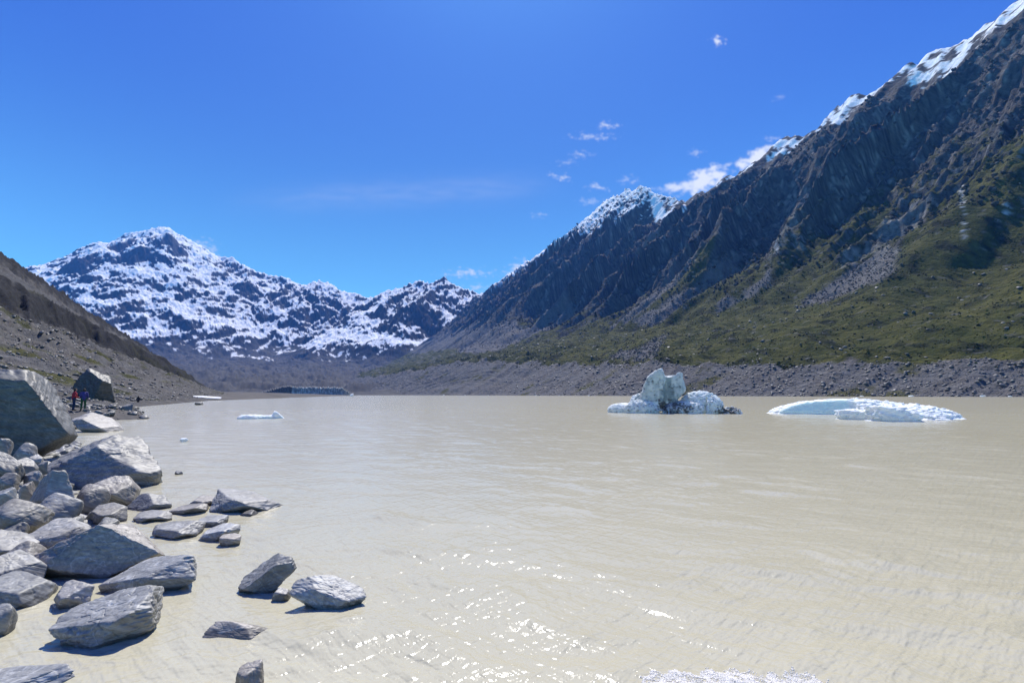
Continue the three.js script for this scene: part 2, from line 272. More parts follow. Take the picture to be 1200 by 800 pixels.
// ---------------------------------------------------------------- snow massif at the head of the valley
{
  const R = (list) => list.map(([px, py, r]) => atRange(px, py, r));
  const ridges = [ // pixel x, y, range in metres: the skyline, then the spurs that come down towards the lake
    R([[-60, 345, 10800], [25, 314, 10900], [45, 307, 11000], [66, 306, 11000], [84, 312, 10900], [110, 326, 10600]]),
    R([[20, 352, 9000], [62, 327, 9300], [100, 301, 9500], [130, 289, 9550], [150, 276, 9600], [165, 270, 9600], [185, 268, 9550], [200, 265, 9500], [212, 272, 9450], [225, 285, 9350], [240, 296, 9250], [262, 302, 9150], [276, 302, 9100], [300, 318, 8950], [330, 325, 8800], [352, 332, 8700], [370, 328, 8650], [385, 330, 8600], [400, 339, 8500], [425, 347, 8350], [442, 347, 8200], [460, 338, 8000], [490, 328, 7800], [505, 331, 7700], [522, 325, 7600], [536, 334, 7500], [552, 338, 7400], [575, 345, 7300], [640, 360, 7200]]),
    R([[165, 271, 9550], [150, 292, 9250], [118, 318, 8900], [88, 348, 8500], [60, 375, 8000]]),
    R([[205, 270, 9440], [190, 300, 9150], [178, 330, 8700], [150, 358, 8200], [130, 385, 7600]]),
    R([[240, 297, 9230], [232, 318, 8950], [190, 355, 8450], [168, 388, 7700], [150, 410, 7000]]),
    R([[276, 303, 9080], [262, 325, 8750], [225, 362, 8100], [196, 395, 7300], [180, 420, 6600]]),
    R([[330, 326, 8780], [300, 342, 8400], [262, 372, 7700], [215, 405, 6900], [195, 426, 6300]]),
    R([[370, 329, 8640], [345, 352, 8150], [305, 380, 7400], [270, 405, 6800], [245, 425, 6200]]),
    R([[400, 340, 8490], [372, 362, 7900], [333, 388, 7200], [300, 410, 6600]]),
    R([[442, 348, 8180], [425, 365, 7700], [395, 388, 7000], [345, 416, 6300]]),
    R([[490, 329, 7790], [465, 347, 7450], [440, 362, 7150], [408, 389, 6600], [372, 413, 6000]]),
    R([[522, 326, 7590], [500, 348, 7200], [478, 374, 6700], [450, 402, 6100]]),
    R([[552, 339, 7390], [520, 362, 6900], [492, 388, 6300], [470, 405, 5900]]),
  ].map((L, i) => { const S = []; for (let k = 0; k < L.length - 1; k++) S.push([...L[k], ...L[k + 1]]); return { S, k: i < 2 ? 0.70 : 0.60 }; });
  { // side ribs branching from the spurs
    const rr = rng(4242), extra = [];
    ridges.forEach(({ S }, i) => { if (i === 0) return; let run = 0; S.forEach(([x0, y0, z0, x1, y1, z1]) => {
      const L = Math.hypot(x1 - x0, z1 - z0), dx = (x1 - x0) / L, dz = (z1 - z0) / L;
      for (let q = (i === 1 ? 60 : 170) * rr(); q < L; q += (i === 1 ? 230 : 300) * (0.7 + 0.6 * rr())) {
        const t = q / L, px = lerp(x0, x1, t), py = lerp(y0, y1, t) - 12, pz = lerp(z0, z1, t);
        for (const side of i === 1 ? [1, 1] : [-1, 1]) {
          if (rr() < 0.18) continue;
          const an = (i === 1 ? 90 + 40 * (rr() - 0.5) : 52 + 34 * (rr() - 0.5)) * side * Math.PI / 180, c = Math.cos(an), n = Math.sin(an), ex = dx * c - dz * n, ez = dx * n + dz * c, len = (i === 1 ? 900 : 620) * (0.6 + 0.8 * rr()), drop = len * (0.42 + 0.2 * rr());
          const bx = px + ex * len * 0.5 + (rr() - 0.5) * 120, bz = pz + ez * len * 0.5 + (rr() - 0.5) * 120, by = py - drop * (0.45 + 0.12 * rr());
          extra.push([px, py, pz, bx, by, bz], [bx, by, bz, px + ex * len, py - drop, pz + ez * len]);
        }
      } });
    });
    ridges.push({ S: extra, k: 0.98 });
  }
  const floor = (x, z, r) => { const q = (r - 2050) / 4300; return (q <= 0 ? Math.max(-4, q * 40) : q < 1 ? 400 * (0.55 * q + 0.45 * q * q) : 400 + (r - 6350) * 0.2); };
  let lastTent = 0;
  const height = (x, z) => {
    const r = Math.hypot(x, z);
    const wx = x + 110 * fbm(x / 800, z / 800, 2) + 34 * fbm(x / 160, z / 160 + 4, 3, 0.6), wz = z + 110 * fbm(x / 800 + 7, z / 800, 2) + 34 * fbm(x / 160 + 5, z / 160, 3, 0.6);
    let h = -1e9;
    for (const { S, k } of ridges) for (const s of S) {
      const mx = Math.max(s[1], s[4]); if (mx < h) continue; const qx = Math.max(0, Math.min(s[0], s[3]) - wx, wx - Math.max(s[0], s[3])), qz = Math.max(0, Math.min(s[2], s[5]) - wz, wz - Math.max(s[2], s[5])); if (mx - Math.max(qx, qz) * k < h) continue;
      const t = clamp(((wx - s[0]) * (s[3] - s[0]) + (wz - s[2]) * (s[5] - s[2])) / ((s[3] - s[0]) ** 2 + (s[5] - s[2]) ** 2)), ex = wx - s[0] - (s[3] - s[0]) * t, ez = wz - s[2] - (s[5] - s[2]) * t, d = Math.hypot(ex, ez);
      const v = s[1] + (s[4] - s[1]) * t - d * k; if (v > h) h = v;
    }
    const f = floor(x, z, r), up = sstep(f - 20, f + 260, h); lastTent = h;
    h += ((ridged((x + z * 0.35) / 190 + 3, z / 760, 3, 0.55) - 0.55) * 58 + (ridged(x / 240 + 3, z / 240, 2, 0.5) - 0.55) * 14 + fbm(x / 50, z / 50, 3, 0.6) * 6) * up * sstep(5600, 6600, r);
    const ff = f + fbm(x / 420, z / 420, 4, 0.55) * 55 * sstep(2050, 2700, r) + (ridged(x / 160 + z / 500, z / 600, 3) - 0.5) * 34 * sstep(2100, 2800, r);
    return h > ff ? h + (ff - h) * 0.0 : lerp(ff, Math.max(h, ff), 0.5);
  };
  // smooth the join of slope and valley floor with fans of debris
  const heightS = (x, z) => height(x, z);
  const NX = 760, NY = 430, tent = new Float32Array(NX * NY);
  const g = gridGeometry(NX, NY, (i, j) => {
    const th = lerp(-51, 4, i / (NX - 1)) * Math.PI / 180, q = j / (NY - 1), r = q < 0.2 ? lerp(1950, 5400, Math.pow(q / 0.2, 1.15)) : lerp(5400, 11400, (q - 0.2) / 0.8);
    const x = Math.sin(th) * r, z = -Math.cos(th) * r, h = heightS(x, z); tent[j * NX + i] = lastTent;
    return [x, h, z, x / 170, (z + h) / 170];
  });
  paint(g, (x, y, z, ny, k, nx, nz) => {
    const P = g.attributes.position.array, ci = k % NX, cj = (k / NX) | 0, i0 = Math.max(0, ci - 2) + cj * NX, i1 = Math.min(NX - 1, ci + 2) + cj * NX, k0 = ci + Math.max(0, cj - 2) * NX, k1 = ci + Math.min(NY - 1, cj + 2) * NX;
    const e1x = P[i1 * 3] - P[i0 * 3], e1z = P[i1 * 3 + 2] - P[i0 * 3 + 2], e1y = tent[i1] - tent[i0], e2x = P[k1 * 3] - P[k0 * 3], e2z = P[k1 * 3 + 2] - P[k0 * 3 + 2], e2y = tent[k1] - tent[k0], vx_ = e1y * e2z - e1z * e2y, vy_ = e1z * e2x - e1x * e2z, vz_ = e1x * e2y - e1y * e2x, face = 1 - Math.abs(vy_) / Math.hypot(vx_, vy_, vz_);
    const steep = 1 - ny, r = Math.hypot(x, z), j1 = fbm(x / 210, z / 210, 4, 0.6), j2 = fbm(x / 45, z / 45, 3, 0.6), j3 = fbm(x / 900, z / 900, 3);
    let c = mul(mixc([0.033, 0.034, 0.036], [0.043, 0.038, 0.035], clamp(0.4 + j1)), 1 + 0.35 * j2);
    const f = floor(x, z, r), low = sstep(f + 130, f + 20, y + j1 * 60);
    c = mixc(c, mul([0.074, 0.073, 0.071], 1 + 0.3 * j2 + 0.4 * j1), low);
    const veg = sstep(420, 300, y + j1 * 90) * sstep(0.1, 0.4, j1 + j3 * 0.6) * sstep(-2600, -1400, x) * sstep(4200, 5200, r); c = mixc(c, [0.037, 0.038, 0.019], veg * 0.7);
    const ja = fbm((x + z * 0.35) / 115, z / 560, 4, 0.55), lim = 0.248 + 0.03 * sstep(600, 1500, y) + 0.055 * sstep(1500, 2300, y) + 0.16 * sstep(2250, 2650, y);
    let s = sstep(-0.016, 0.016, lim - face - (steep - face) * 0.27 + ja * 0.072 + j1 * 0.03 + j2 * 0.018 + j3 * 0.06) * sstep(430, 640, y + j1 * 220 + j3 * 150);
    c = mixc(c, C.snow, sstep(0.3, 0.6, s));
    return c;
  });
  const m = add(new THREE.Mesh(g, MT.snowy), 'structure'); m.name = 'snow_mountain'; tag(m, 'high snow covered mountain massif with blue hazy rock at the valley head', 'mountain');
}

// ---------------------------------------------------------------- left-hand scree slope
const tFoot = table([[0, -46, 30, -46 - 330, 60, 170], [0.18, -50, -25, -440, -250, 165], [0.36, -54, -60, -503, -486, 131], [0.55, -84, -130, -546, -651, 98], [0.75, -190, -360, -565, -825, 46], [0.9, -350, -660, -571, -940, 8], [1, -480, -900, -590, -1050, -3]]);
const slopeD = (s, t) => {
  const [fx, fz, cx, cz, ch] = tFoot(s);
  const tt = Math.min(t, 1), x = lerp(fx, cx, t), z = lerp(fz, cz, t);
  let h = ch * Math.pow(tt, 1.32) + 0.6;
  const env = Math.min(1, ch / 60);
  h += (ridged(x / 60 + z / 190, z / 60, 4, 0.55) - 0.5) * lerp(1.2, 9, sstep(0.03, 0.35, t)) * env + fbm(x / 9, z / 9, 3, 0.6) * lerp(0.35, 1.3, t);
  const rib = t - 0.50 - 0.07 * fbm(s * 9, 3, 3) ; h += (sstep(-0.05, 0.012, rib) - sstep(0.012, 0.2, rib) * 0.55) * 11 * env * sstep(0.95, 0.8, s);
  const top = t - 0.86; h += sstep(-0.04, 0.04, top) * 6 * env * (1 - sstep(1, 1.05, t) * 0.5) + sstep(0.8, 1, t) * (ridged(x / 26, z / 26, 3) - 0.5) * 7 * env;
  if (t > 1) h -= (t - 1) * 260;
  return [x, h, z];
};
{
  const NX = 330, NY = 300, st = [];
  const g = gridGeometry(NX, NY, (i, j) => { const s = i / (NX - 1), q = j / (NY - 1), t = -0.05 + 1.2 * (0.25 * q + 0.75 * q * q), p = slopeD(s, Math.max(0, t)); if (t < 0) { const [fx, fz, cx, cz] = tFoot(s); p[0] = lerp(fx, cx, t); p[2] = lerp(fz, cz, t); p[1] = 0.6 + t * 50; } st.push(s, t); return [p[0], p[1], p[2], p[0] / 22, (p[2] + p[1]) / 22]; });
  paint(g, (x, y, z, ny, k) => {
    const s = st[k * 2], t = st[k * 2 + 1], j1 = fbm(x / 34, z / 34, 4, 0.6), j2 = fbm(x / 5, z / 5, 3, 0.6), streak = fbm(s * 60, t * 9, 4, 0.6), w = 0.07 * fbm(s * 9, 3, 3);
    let c = mul(mixc([0.111, 0.111, 0.111], [0.111, 0.101, 0.089], clamp(0.3 + j1 * 0.6)), 1 + 0.32 * j2 + 0.18 * streak);
    const dark = Math.max(sstep(0.40, 0.455, t + 0.05 * streak - w) * sstep(0.60, 0.54, t + 0.06 * streak - w), sstep(0.82, 0.9, t + 0.07 * streak));
    c = mixc(c, mul([0.021, 0.022, 0.025], 1 + 0.5 * j2 + 0.3 * j1), dark * 0.92);
    c = mixc(c, mul([0.096, 0.097, 0.098], 1 + 0.15 * j2), sstep(0.60, 0.66, t + 0.04 * streak) * sstep(0.85, 0.77, t + 0.04 * streak) * 0.8);
    const green = sstep(0.16, 0.34, fbm(x / 40 + 3, z / 40, 4, 0.55) - 0.02 - Math.abs(t - 0.16) * 0.5) * sstep(0.62, 0.3, t) + sstep(0.2, 0.4, fbm(x / 60, z / 60 + 8, 3)) * sstep(0.38, 0.48, t) * sstep(0.60, 0.52, t) * 0.3;
    c = mixc(c, mul(mixc(C.grass, C.tussock, clamp(0.4 + j2)), 1 + 0.2 * j2), clamp(green) * 0.85);
    return c;
  });
  const m = add(new THREE.Mesh(g, MT.scree), 'structure'); m.name = 'scree_slope_left'; tag(m, 'grey scree slope with dark rock ribs and small green patches', 'hillside');
}

// ---------------------------------------------------------------- shore ground: the beach under the viewer, the left shore and the gravel flats
const LAND = [[14, -1], [6, -2.5], [3.2, -2.95], [1.9, -3.15], [1.1, -3.05], [0.3, -2.8], [-1.5, -2.5], [-3, -2.6], [-5.5, -3.4], [-7, -5.2], [-6.7, -6.2], [-6.1, -7.2], [-6.6, -8.2], [-8.2, -9.5], [-9.8, -11.5], [-10.6, -14], [-14, -17], [-20, -23], [-23.5, -27.5], [-31, -37], [-41, -51], [-45, -60], [-58, -78], [-71, -100], [-89, -135], [-99, -176], [-127, -273], [-190, -500], [-266, -765], [-330, -1100], [-600, -1500], [-1500, -1500], [-1500, 300], [15, 300]];
const shoreHeight = (x, z) => {
  const r = Math.hypot(x, z), d = polyDist(x, z, LAND) + fbm(x / (1.2 + r * 0.06), z / (1.2 + r * 0.06), 3) * (0.25 + r * 0.012);
  const bump = fbm(x / 1.1, z / 1.1, 4, 0.6) * 0.07 + fbm(x / 14, z / 14, 3) * 0.4 * sstep(25, 70, r);
  const hump = 0.85 - 0.016 * ((x + 36) ** 2 + (z + 42.5) ** 2); if (hump > -0.3 && d > -4) return Math.max(hump, d < 0 ? d * 0.3 : Math.min(d * 0.10, 0.9 + d * 0.03, 7)) + bump * 0.5;
  return d < 0 ? Math.max(-1.2, d * 0.3) : Math.min(d * 0.10, 0.9 + d * 0.03, 7) + bump * sstep(0, 1.5, d);
};
{
  const NX = 380, NY = 250, dist = new Float32Array(NX * NY);
  const g = gridGeometry(NX, NY, (i, j) => { const th = lerp(-105, 105, i / (NX - 1)) * Math.PI / 180, r = 0.6 * Math.exp(Math.log(1300 / 0.6) * j / (NY - 1)), x = Math.sin(th) * r, z = -Math.cos(th) * r; return [x, shoreHeight(x, z), z, x / 2.5, z / 2.5]; },
    (i, j, a, pos, nx) => pos[a * 3 + 1] > -0.8 || pos[(a + 1) * 3 + 1] > -0.8 || pos[(a + nx) * 3 + 1] > -0.8);
  paint(g, (x, y, z) => { const j1 = fbm(x / 9, z / 9, 4, 0.6), j2 = fbm(x / 0.9, z / 0.9, 3, 0.6), far = fbm(x / 60 + z / 140, z / 22, 4, 0.6); let c = mul(mixc([0.126, 0.124, 0.122], [0.100, 0.089, 0.074], clamp(0.35 + j1 * 0.5)), 1 + 0.3 * j2 + 0.35 * far); return c; });
  const m = add(new THREE.Mesh(g, MT.beach), 'structure'); m.name = 'shore_ground'; tag(m, 'grey gravel shore along the left of the lake', 'shore');
}

const groundHit = (px, py) => { const d = rayOf(px, py), k = 1 / Math.hypot(d[0], d[2]); for (let r = 20; r < 400; r += 0.25) { const x = d[0] * k * r, z = d[2] * k * r, h = shoreHeight(x, z); if (EYE + d[1] * k * r < h) return [x, h - 0.02, z]; } return onLevel(px, py, 0); };
// ---------------------------------------------------------------- lake
const waves = []; { const r = rng(77); for (let i = 0; i < 30; i++) { const L = 0.11 * Math.pow(2.4 / 0.11, Math.pow(r(), 1.5)), th = (205 + (r() - 0.5) * 120) * Math.PI / 180; waves.push([Math.sin(th) * 6.283 / L, -Math.cos(th) * 6.283 / L, r() * 6.28, L]); } }
const waveHeight = (x, z, r) => {
  let h = 0; const px = x + 0.25 * n2(x / 1.7, z / 1.7), pz = z + 0.25 * n2(x / 1.7 + 9, z / 1.7);
  for (const [kx, kz, ph, L] of waves) { const vis = sstep(L * 170, L * 40, r); if (vis > 0.01) h += Math.sin(px * kx + pz * kz + ph) * L * 0.0042 * vis; }
  return h * (0.55 + 0.75 * sstep(-0.5, 0.6, fbm(x / 7, z / 4, 2))) * sstep(300, 60, r);
};
{
  const NX = 640, NY = 560;
  const g = gridGeometry(NX, NY, (i, j) => {
    const q = j / (NY - 1), r = q < 0.86 ? 1.8 * Math.exp(Math.log(70 / 1.8) * Math.pow(q / 0.86, 0.82)) : 70 * Math.exp(Math.log(2800 / 70) * (q - 0.86) / 0.14);
    const e = i / (NX - 1) * 2 - 1, th = (e * 46 + Math.sign(e) * Math.pow(Math.abs(e), 5) * 22) * Math.PI / 180, x = Math.sin(th) * r, z = -Math.cos(th) * r;
    const gs = 1 / (0.72 + 0.085 * r); return [x, waveHeight(x, z, r), z, x * gs, z * gs];
  });
  paint(g, (x, y, z) => { const j1 = fbm(x / 14, z / 26, 3), j2 = fbm(x / 2.2 + z * 0.1, z / 1.4, 3); return mul(mixc([0.412, 0.389, 0.285], [0.398, 0.373, 0.266], clamp(0.5 + j1 * 0.8)), 1 + 0.03 * j2); });
  const ripple = tex(1024, (u, v) => { let h = 0; const W = [[5, 9, 0.9], [-4, 11, 0.8], [9, 13, 0.62], [-9, 16, 0.5], [3, 19, 0.48], [16, 20, 0.34], [-14, 25, 0.3], [7, 31, 0.26], [-23, 30, 0.2], [21, 37, 0.18]]; const wu = u + 0.03 * tile(u, v, 3, 2), wv = v + 0.03 * tile(u, v + 0.5, 3, 2); for (const [a, b, s] of W) h += s * Math.sin(6.28318 * (a * wu + b * wv) + a * 1.7 + b); h = h * 0.085 + 0.28 * tile(u, v, 9, 4, 0.6); const w = 0.5 + h * 0.6; return [w, w, w]; });
  const m = add(new THREE.Mesh(g, new THREE.MeshPhysicalMaterial({ color: 0xffffff, vertexColors: true, roughness: 0.19, ior: 1.333, bumpMap: ripple, bumpScale: 0.025 })), 'structure');
  m.name = 'lake_water'; tag(m, 'milky beige glacial lake water with small ripples', 'lake');
}

// ---------------------------------------------------------------- boulders
const icos = {};
const ico = (d) => { if (!icos[d]) { let g = new THREE.IcosahedronGeometry(1, d); g.deleteAttribute('uv'); g.deleteAttribute('normal'); icos[d] = mergeVertices(g, 1e-5); } return icos[d]; };
function rockGeometry({ seed, w, h, d, detail = 14, sharp = 16, cuts = 12, rough = 0.05, roll = 0, yaw = 0, pitch = 0, planes = [], strata = 0.02, flat = 1, tone = 1, wet = 0 }) {
  const r = rng(seed * 7919 + 13), src = ico(detail).attributes.position.array, g = new THREE.BufferGeometry(), P = []; P.sharp = sharp > 10 ? sharp * 1.5 : sharp;
  for (let i = 0; i < cuts; i++) { const y = 2 * (i + 0.5) / cuts - 1 + (r() - 0.5) * 0.25, th = i * 2.39996 + (r() - 0.5) * 0.9, q = Math.sqrt(Math.max(0, 1 - Math.min(1, y * y))), k = 0.72 + 0.28 * r(); P.push([q * Math.cos(th) / k, clamp(y, -1, 1) / k, q * Math.sin(th) / k]); }
  if (!planes.length && sharp > 10) planes = [[(r() - 0.5) * 0.5, 1, 0.12 + r() * 0.2, 0.58]];
  for (const [x, y, z, k] of planes) { const l = Math.hypot(x, y, z) * k; P.push([x / l, y / l, z / l]); }
  const pos = new Float32Array(src.length), uv = new Float32Array(src.length / 3 * 2), sx = r() * 50, sd = new THREE.Vector3(r() - 0.5, 0.7 + r() * 0.6, r() - 0.5).normalize();
  const rot = new THREE.Matrix4().makeRotationFromEuler(new THREE.Euler(pitch, yaw, roll, 'ZXY')), v = new THREE.Vector3();
  let lo = [1e9, 1e9, 1e9], hi = [-1e9, -1e9, -1e9];
  for (let k = 0; k < src.length; k += 3) {
    const x = src[k], y = src[k + 1], z = src[k + 2]; let s = 0;
    for (const p of P) { const e = p[0] * x + p[1] * y + p[2] * z; if (e > 0) s += Math.pow(e, P.sharp); }
    let q = Math.pow(Math.max(s, 1e-6), -1 / P.sharp); q = Math.min(q, 1.25);
    const e = (x * sd.x + y * sd.y + z * sd.z) * q;
    const crack = Math.max(0, 1 - Math.abs(n3(x * 1.3 + sx, y * 1.3, z * 1.3)) * 14) * 0.045;
    const lay = n2(e * 6 + sx, n3(x * 1.1, y * 1.1, z * 1.1 + sx) * 1.4) * strata * 0.55 + n2(e * 21 + sx, n3(x * 2, y * 2, z * 2 + sx)) * strata * 0.14;
    q *= 1 + 0.75 * rough * fbm3(x * 1.5 + sx, y * 1.5, z * 1.5, 4, 0.42) * 1.3 + lay - crack * Math.min(1, rough * 16) * (w > 2 ? 0.3 : 1);
    v.set(x * q, y * q * flat, z * q).applyMatrix4(rot);
    pos[k] = v.x; pos[k + 1] = v.y; pos[k + 2] = v.z;
    for (let c = 0; c < 3; c++) { lo[c] = Math.min(lo[c], pos[k + c]); hi[c] = Math.max(hi[c], pos[k + c]); }
  }
  const dim = [w, h, d];
  for (let k = 0; k < pos.length; k += 3) {
    for (let c = 0; c < 3; c++) pos[k + c] = ((pos[k + c] - lo[c]) / (hi[c] - lo[c]) - (c === 1 ? 0 : 0.5)) * dim[c];
    uv[k / 3 * 2] = (pos[k] * 0.8 + pos[k + 2] * 0.62 + sx) / 1.1; uv[k / 3 * 2 + 1] = (pos[k + 1] * 0.9 - pos[k + 2] * 0.55 + pos[k] * 0.15 + sx) / 1.1;
  }
  g.setAttribute('position', new THREE.BufferAttribute(pos, 3)); g.setAttribute('uv', new THREE.BufferAttribute(uv, 2)); g.setIndex(ico(detail).index); g.computeVertexNormals();
  const hue = r(), val = 0.72 + 0.46 * r(), b = mixc([0.38, 0.385, 0.372], [0.38, 0.34, 0.285], hue * hue).map((c) => c * tone * val);
  paint(g, (x, y, z) => { const j = fbm3(x * 2.2 + sx, y * 2.2, z * 2.2, 3, 0.6), i = fbm3(x * 0.7, y * 3 + sx, z * 0.7, 3), k = fbm3(x * 5 + sx, y * 9, z * 5, 2); const c = mul(b, 1 + 0.20 * j + 0.22 * i + 0.12 * k); const dry = mixc(c, [0.26, 0.235, 0.19], sstep(0.2, 0.5, i + j * 0.3) * 0.45); return wet && y < wet + 0.035 + 0.05 * fbm3(x * 3 + sx, 2, z * 3, 3) ? mul(dry, 0.5) : dry; });
  return g;
}
function boulder(x0, x1, yt, yb, o, label, group, name = 'boulder') {
  const hit = o.land ? groundHit((x0 + x1) / 2, yb) : null, g0 = hit ? hit[1] : o.g ?? 0, c = hit ?? onLevel((x0 + x1) / 2, yb, g0), zc = pixelOf(...c)[2], m = zc / F, dr = o.deep ?? 0.95, w = (x1 - x0) * m / Math.sqrt(1 + (dr * c[0] / c[2]) ** 2), d = w * dr;
  const dep = Math.atan2(EYE - g0, Math.hypot(c[0], c[2])), app = (yb - yt) * m;
  const h = Math.max(app * 0.42, app / Math.cos(dep) - d * Math.sin(dep) * 0.75), sink = o.sink ?? Math.min(0.3 * h + 0.06, 0.5);
  const l = Math.hypot(c[0], c[2]), back = d * 0.42, geo = rockGeometry({ w: w * 1.02, h: h + sink, d, seed: 1, detail: clamp(Math.round((x1 - x0) * 0.18 + 9), 10, 40), wet: g0 < 0.02 ? sink : 0, ...o });
  const me = new THREE.Mesh(geo, w > 0.6 ? MT.stone : MT.smallStone);
  me.position.set(c[0] + c[0] / l * back, g0 - sink, c[2] + c[2] / l * back); me.name = numbered(name);
  tag(me, label, name === 'boulder' ? 'boulder' : 'rock', group); add(me); return me;
}
const GS = 'rocks piled on the left shore', GF = 'flat rocks awash near the shore';
// x0, x1, top y, base y in the photo
boulder(-62, 92, 426, 532, { seed: 3, g: 0.45, deep: 0.75, sharp: 26, cuts: 10, rough: 0.028, planes: [[0.62, 0.02, 0.78, 0.55], [0.80, 0.58, -0.25, 0.48], [-0.25, 1, -0.1, 0.82], [0.3, 0.9, 0.3, 0.75]], strata: 0.04, detail: 50, tone: 0.40 }, 'biggest dark boulder on the left shore with pale lit right edge');
boulder(52, 206, 504, 571, { seed: 5, g: 0.0, deep: 0.7, sharp: 24, cuts: 9, roll: -0.06, planes: [[0.45, 0.8, 0.25, 0.62], [-0.5, 0.75, 0.4, 0.66], [0.1, 0.5, 1, 0.62]], strata: 0.035, rough: 0.06, detail: 42 }, 'large pyramid shaped grey boulder at the waterline before the biggest dark boulder');
boulder(31, 92, 549, 588, { seed: 8, g: 0.30, deep: 0.7, sharp: 26, cuts: 8, planes: [[0.75, 0.5, 0.5, 0.62], [-0.6, 0.45, 0.7, 0.62], [0, 1, 0, 0.95]] }, 'peaked boulder with dark left face and pale brownish right face');
boulder(15, 43, 518, 541, { seed: 9, g: 0.5, sharp: 7, rough: 0.03 }, 'small round grey boulder resting against the biggest dark boulder');
boulder(-8, 14, 513, 530, { seed: 10, g: 0.65, sharp: 9 }, 'small blocky rock under the far left of the biggest dark boulder', GS);
boulder(-22, 26, 526, 561, { seed: 12, g: 0.52, sharp: 18, roll: -0.45, flat: 0.6, deep: 0.7 }, 'tilted pale slab boulder sloping down to the right at the far left shore');
boulder(12, 44, 536, 556, { seed: 14, g: 0.48, sharp: 20, roll: -0.35, flat: 0.55 }, 'thin tilted dark rock between the tilted pale slab and the small round boulder', GS);
boulder(30, 51, 532, 548, { seed: 15, g: 0.45, sharp: 18, tone: 1.25 }, 'small pale broken stone below the small round grey boulder', GS);
boulder(-6, 24, 553, 569, { seed: 16, g: 0.45, sharp: 10, flat: 0.6 }, 'low rounded stone under the tilted pale slab', GS);
boulder(24, 50, 551, 567, { seed: 17, g: 0.4, sharp: 18, flat: 0.5 }, 'flat grey stone left of the peaked boulder top', GS);
boulder(18, 40, 564, 580, { seed: 18, g: 0.36, sharp: 18, flat: 0.5, tone: 1.1 }, 'flat pale stone beside the peaked boulder foot', GS);
boulder(-12, 20, 571, 592, { seed: 19, g: 0.38, sharp: 14, flat: 0.6 }, 'grey stone above the broad rounded pitted boulder', GS);
boulder(42, 58, 540, 552, { seed: 90, g: 0.4, sharp: 14 }, 'little stone at the left foot of the pyramid shaped boulder', GS);
boulder(32, 94, 576, 610, { seed: 20, g: 0.15, sharp: 8, rough: 0.04, flat: 0.7, roll: -0.12 }, 'smooth oblong grey boulder below the peaked boulder');
boulder(81, 123, 567, 600, { seed: 21, g: 0.06, sharp: 8, rough: 0.035 }, 'smooth rounded pale boulder beside the smooth oblong boulder at the waterline');
boulder(102, 164, 556, 594, { seed: 22, g: 0.0, sharp: 20, roll: -0.3, flat: 0.62, planes: [[-0.2, 1, 0.3, 0.7]] }, 'slanted grey boulder at the waterline touching the smooth rounded pale boulder');
boulder(147, 209, 575, 598, { seed: 23, sharp: 26, roll: -0.16, flat: 0.5, cuts: 9, planes: [[-0.6, 0.5, 0.9, 0.6]] }, 'dark wedge rock with flat top just off the shore');
boulder(-22, 62, 581, 622, { seed: 24, g: 0.22, sharp: 8, rough: 0.045, flat: 0.7 }, 'broad rounded boulder with dark pitted patches on the left shore');
boulder(100, 154, 589, 614, { seed: 25, sharp: 16, flat: 0.5, tone: 0.9 }, 'low brownish grey rock between the slanted boulder and the big angular rock');
boulder(112, 140, 606, 620, { seed: 91, sharp: 12, flat: 0.5 }, 'small low rock under the low brownish grey rock', GF);
boulder(22, 124, 606, 652, { seed: 26, g: 0.06, sharp: 12, flat: 0.55, rough: 0.06, roll: 0.05 }, 'broad flat topped grey boulder behind the big angular rock');
boulder(49, 198, 607, 676, { seed: 34, sharp: 34, cuts: 8, roll: 0.22, deep: 0.55, planes: [[0.38, 0.22, 0.88, 0.5], [0.75, 0.6, -0.1, 0.66], [-0.5, 0.85, -0.15, 0.62], [0.2, 1, -0.25, 0.8]], rough: 0.05, strata: 0.02, detail: 44 }, 'big angular rock with dark blue front face and pale right end');
boulder(122, 241, 647, 695, { seed: 31, sharp: 18, flat: 0.42, roll: 0.20, deep: 0.6, rough: 0.05, planes: [[-0.1, 1, 0.3, 0.5]], detail: 34 }, 'long flat pale rock in the water before the big angular rock');
boulder(68, 198, 686, 753, { seed: 33, sharp: 18, cuts: 11, roll: 0.04, flat: 0.66, deep: 0.9, rough: 0.06, planes: [[-0.1, 0.1, 1, 0.8], [-0.22, 1, 0.42, 0.52], [0.8, -0.1, 0.5, 0.85]], strata: 0.03, detail: 48 }, 'large rounded dark rock standing alone in shallow water, wet at its foot');
boulder(56, 112, 682, 713, { seed: 35, sharp: 24, rough: 0.07, flat: 0.7 }, 'small angular brownish rock beside the large rounded dark rock');
boulder(-26, 68, 670, 712, { seed: 36, sharp: 20, flat: 0.42, roll: -0.1, planes: [[0, 1, 0.15, 0.6]], g: 0.0 }, 'flat smooth pale slab at the waterline with dark edge');
boulder(-26, 56, 645, 680, { seed: 37, g: 0.1, sharp: 20, roll: -0.28, flat: 0.55 }, 'tilted smooth grey slab behind the flat smooth pale slab');
boulder(2, 55, 632, 663, { seed: 38, g: 0.12, sharp: 8, flat: 0.7, tone: 1.15, rough: 0.04 }, 'pale rounded boulder next to the tilted smooth grey slab');
boulder(-26, 49, 618, 648, { seed: 39, g: 0.2, sharp: 14, roll: -0.2, flat: 0.55 }, 'grey sloping boulder between the broad rounded boulder and the pale rounded boulder');
boulder(0, 34, 611, 626, { seed: 92, g: 0.22, sharp: 14, flat: 0.5 }, 'thin grey stone showing between broad rounded boulder and grey sloping boulder', GS);
boulder(-34, 17, 710, 747, { seed: 40, sharp: 12, flat: 0.6 }, 'rounded pale rock at the water edge below the flat smooth pale slab');
boulder(-60, 93, 777, 815, { seed: 41, sharp: 18, flat: 0.26, roll: 0.14, deep: 0.4 }, 'long thin slab lying low in the nearest shallow water');
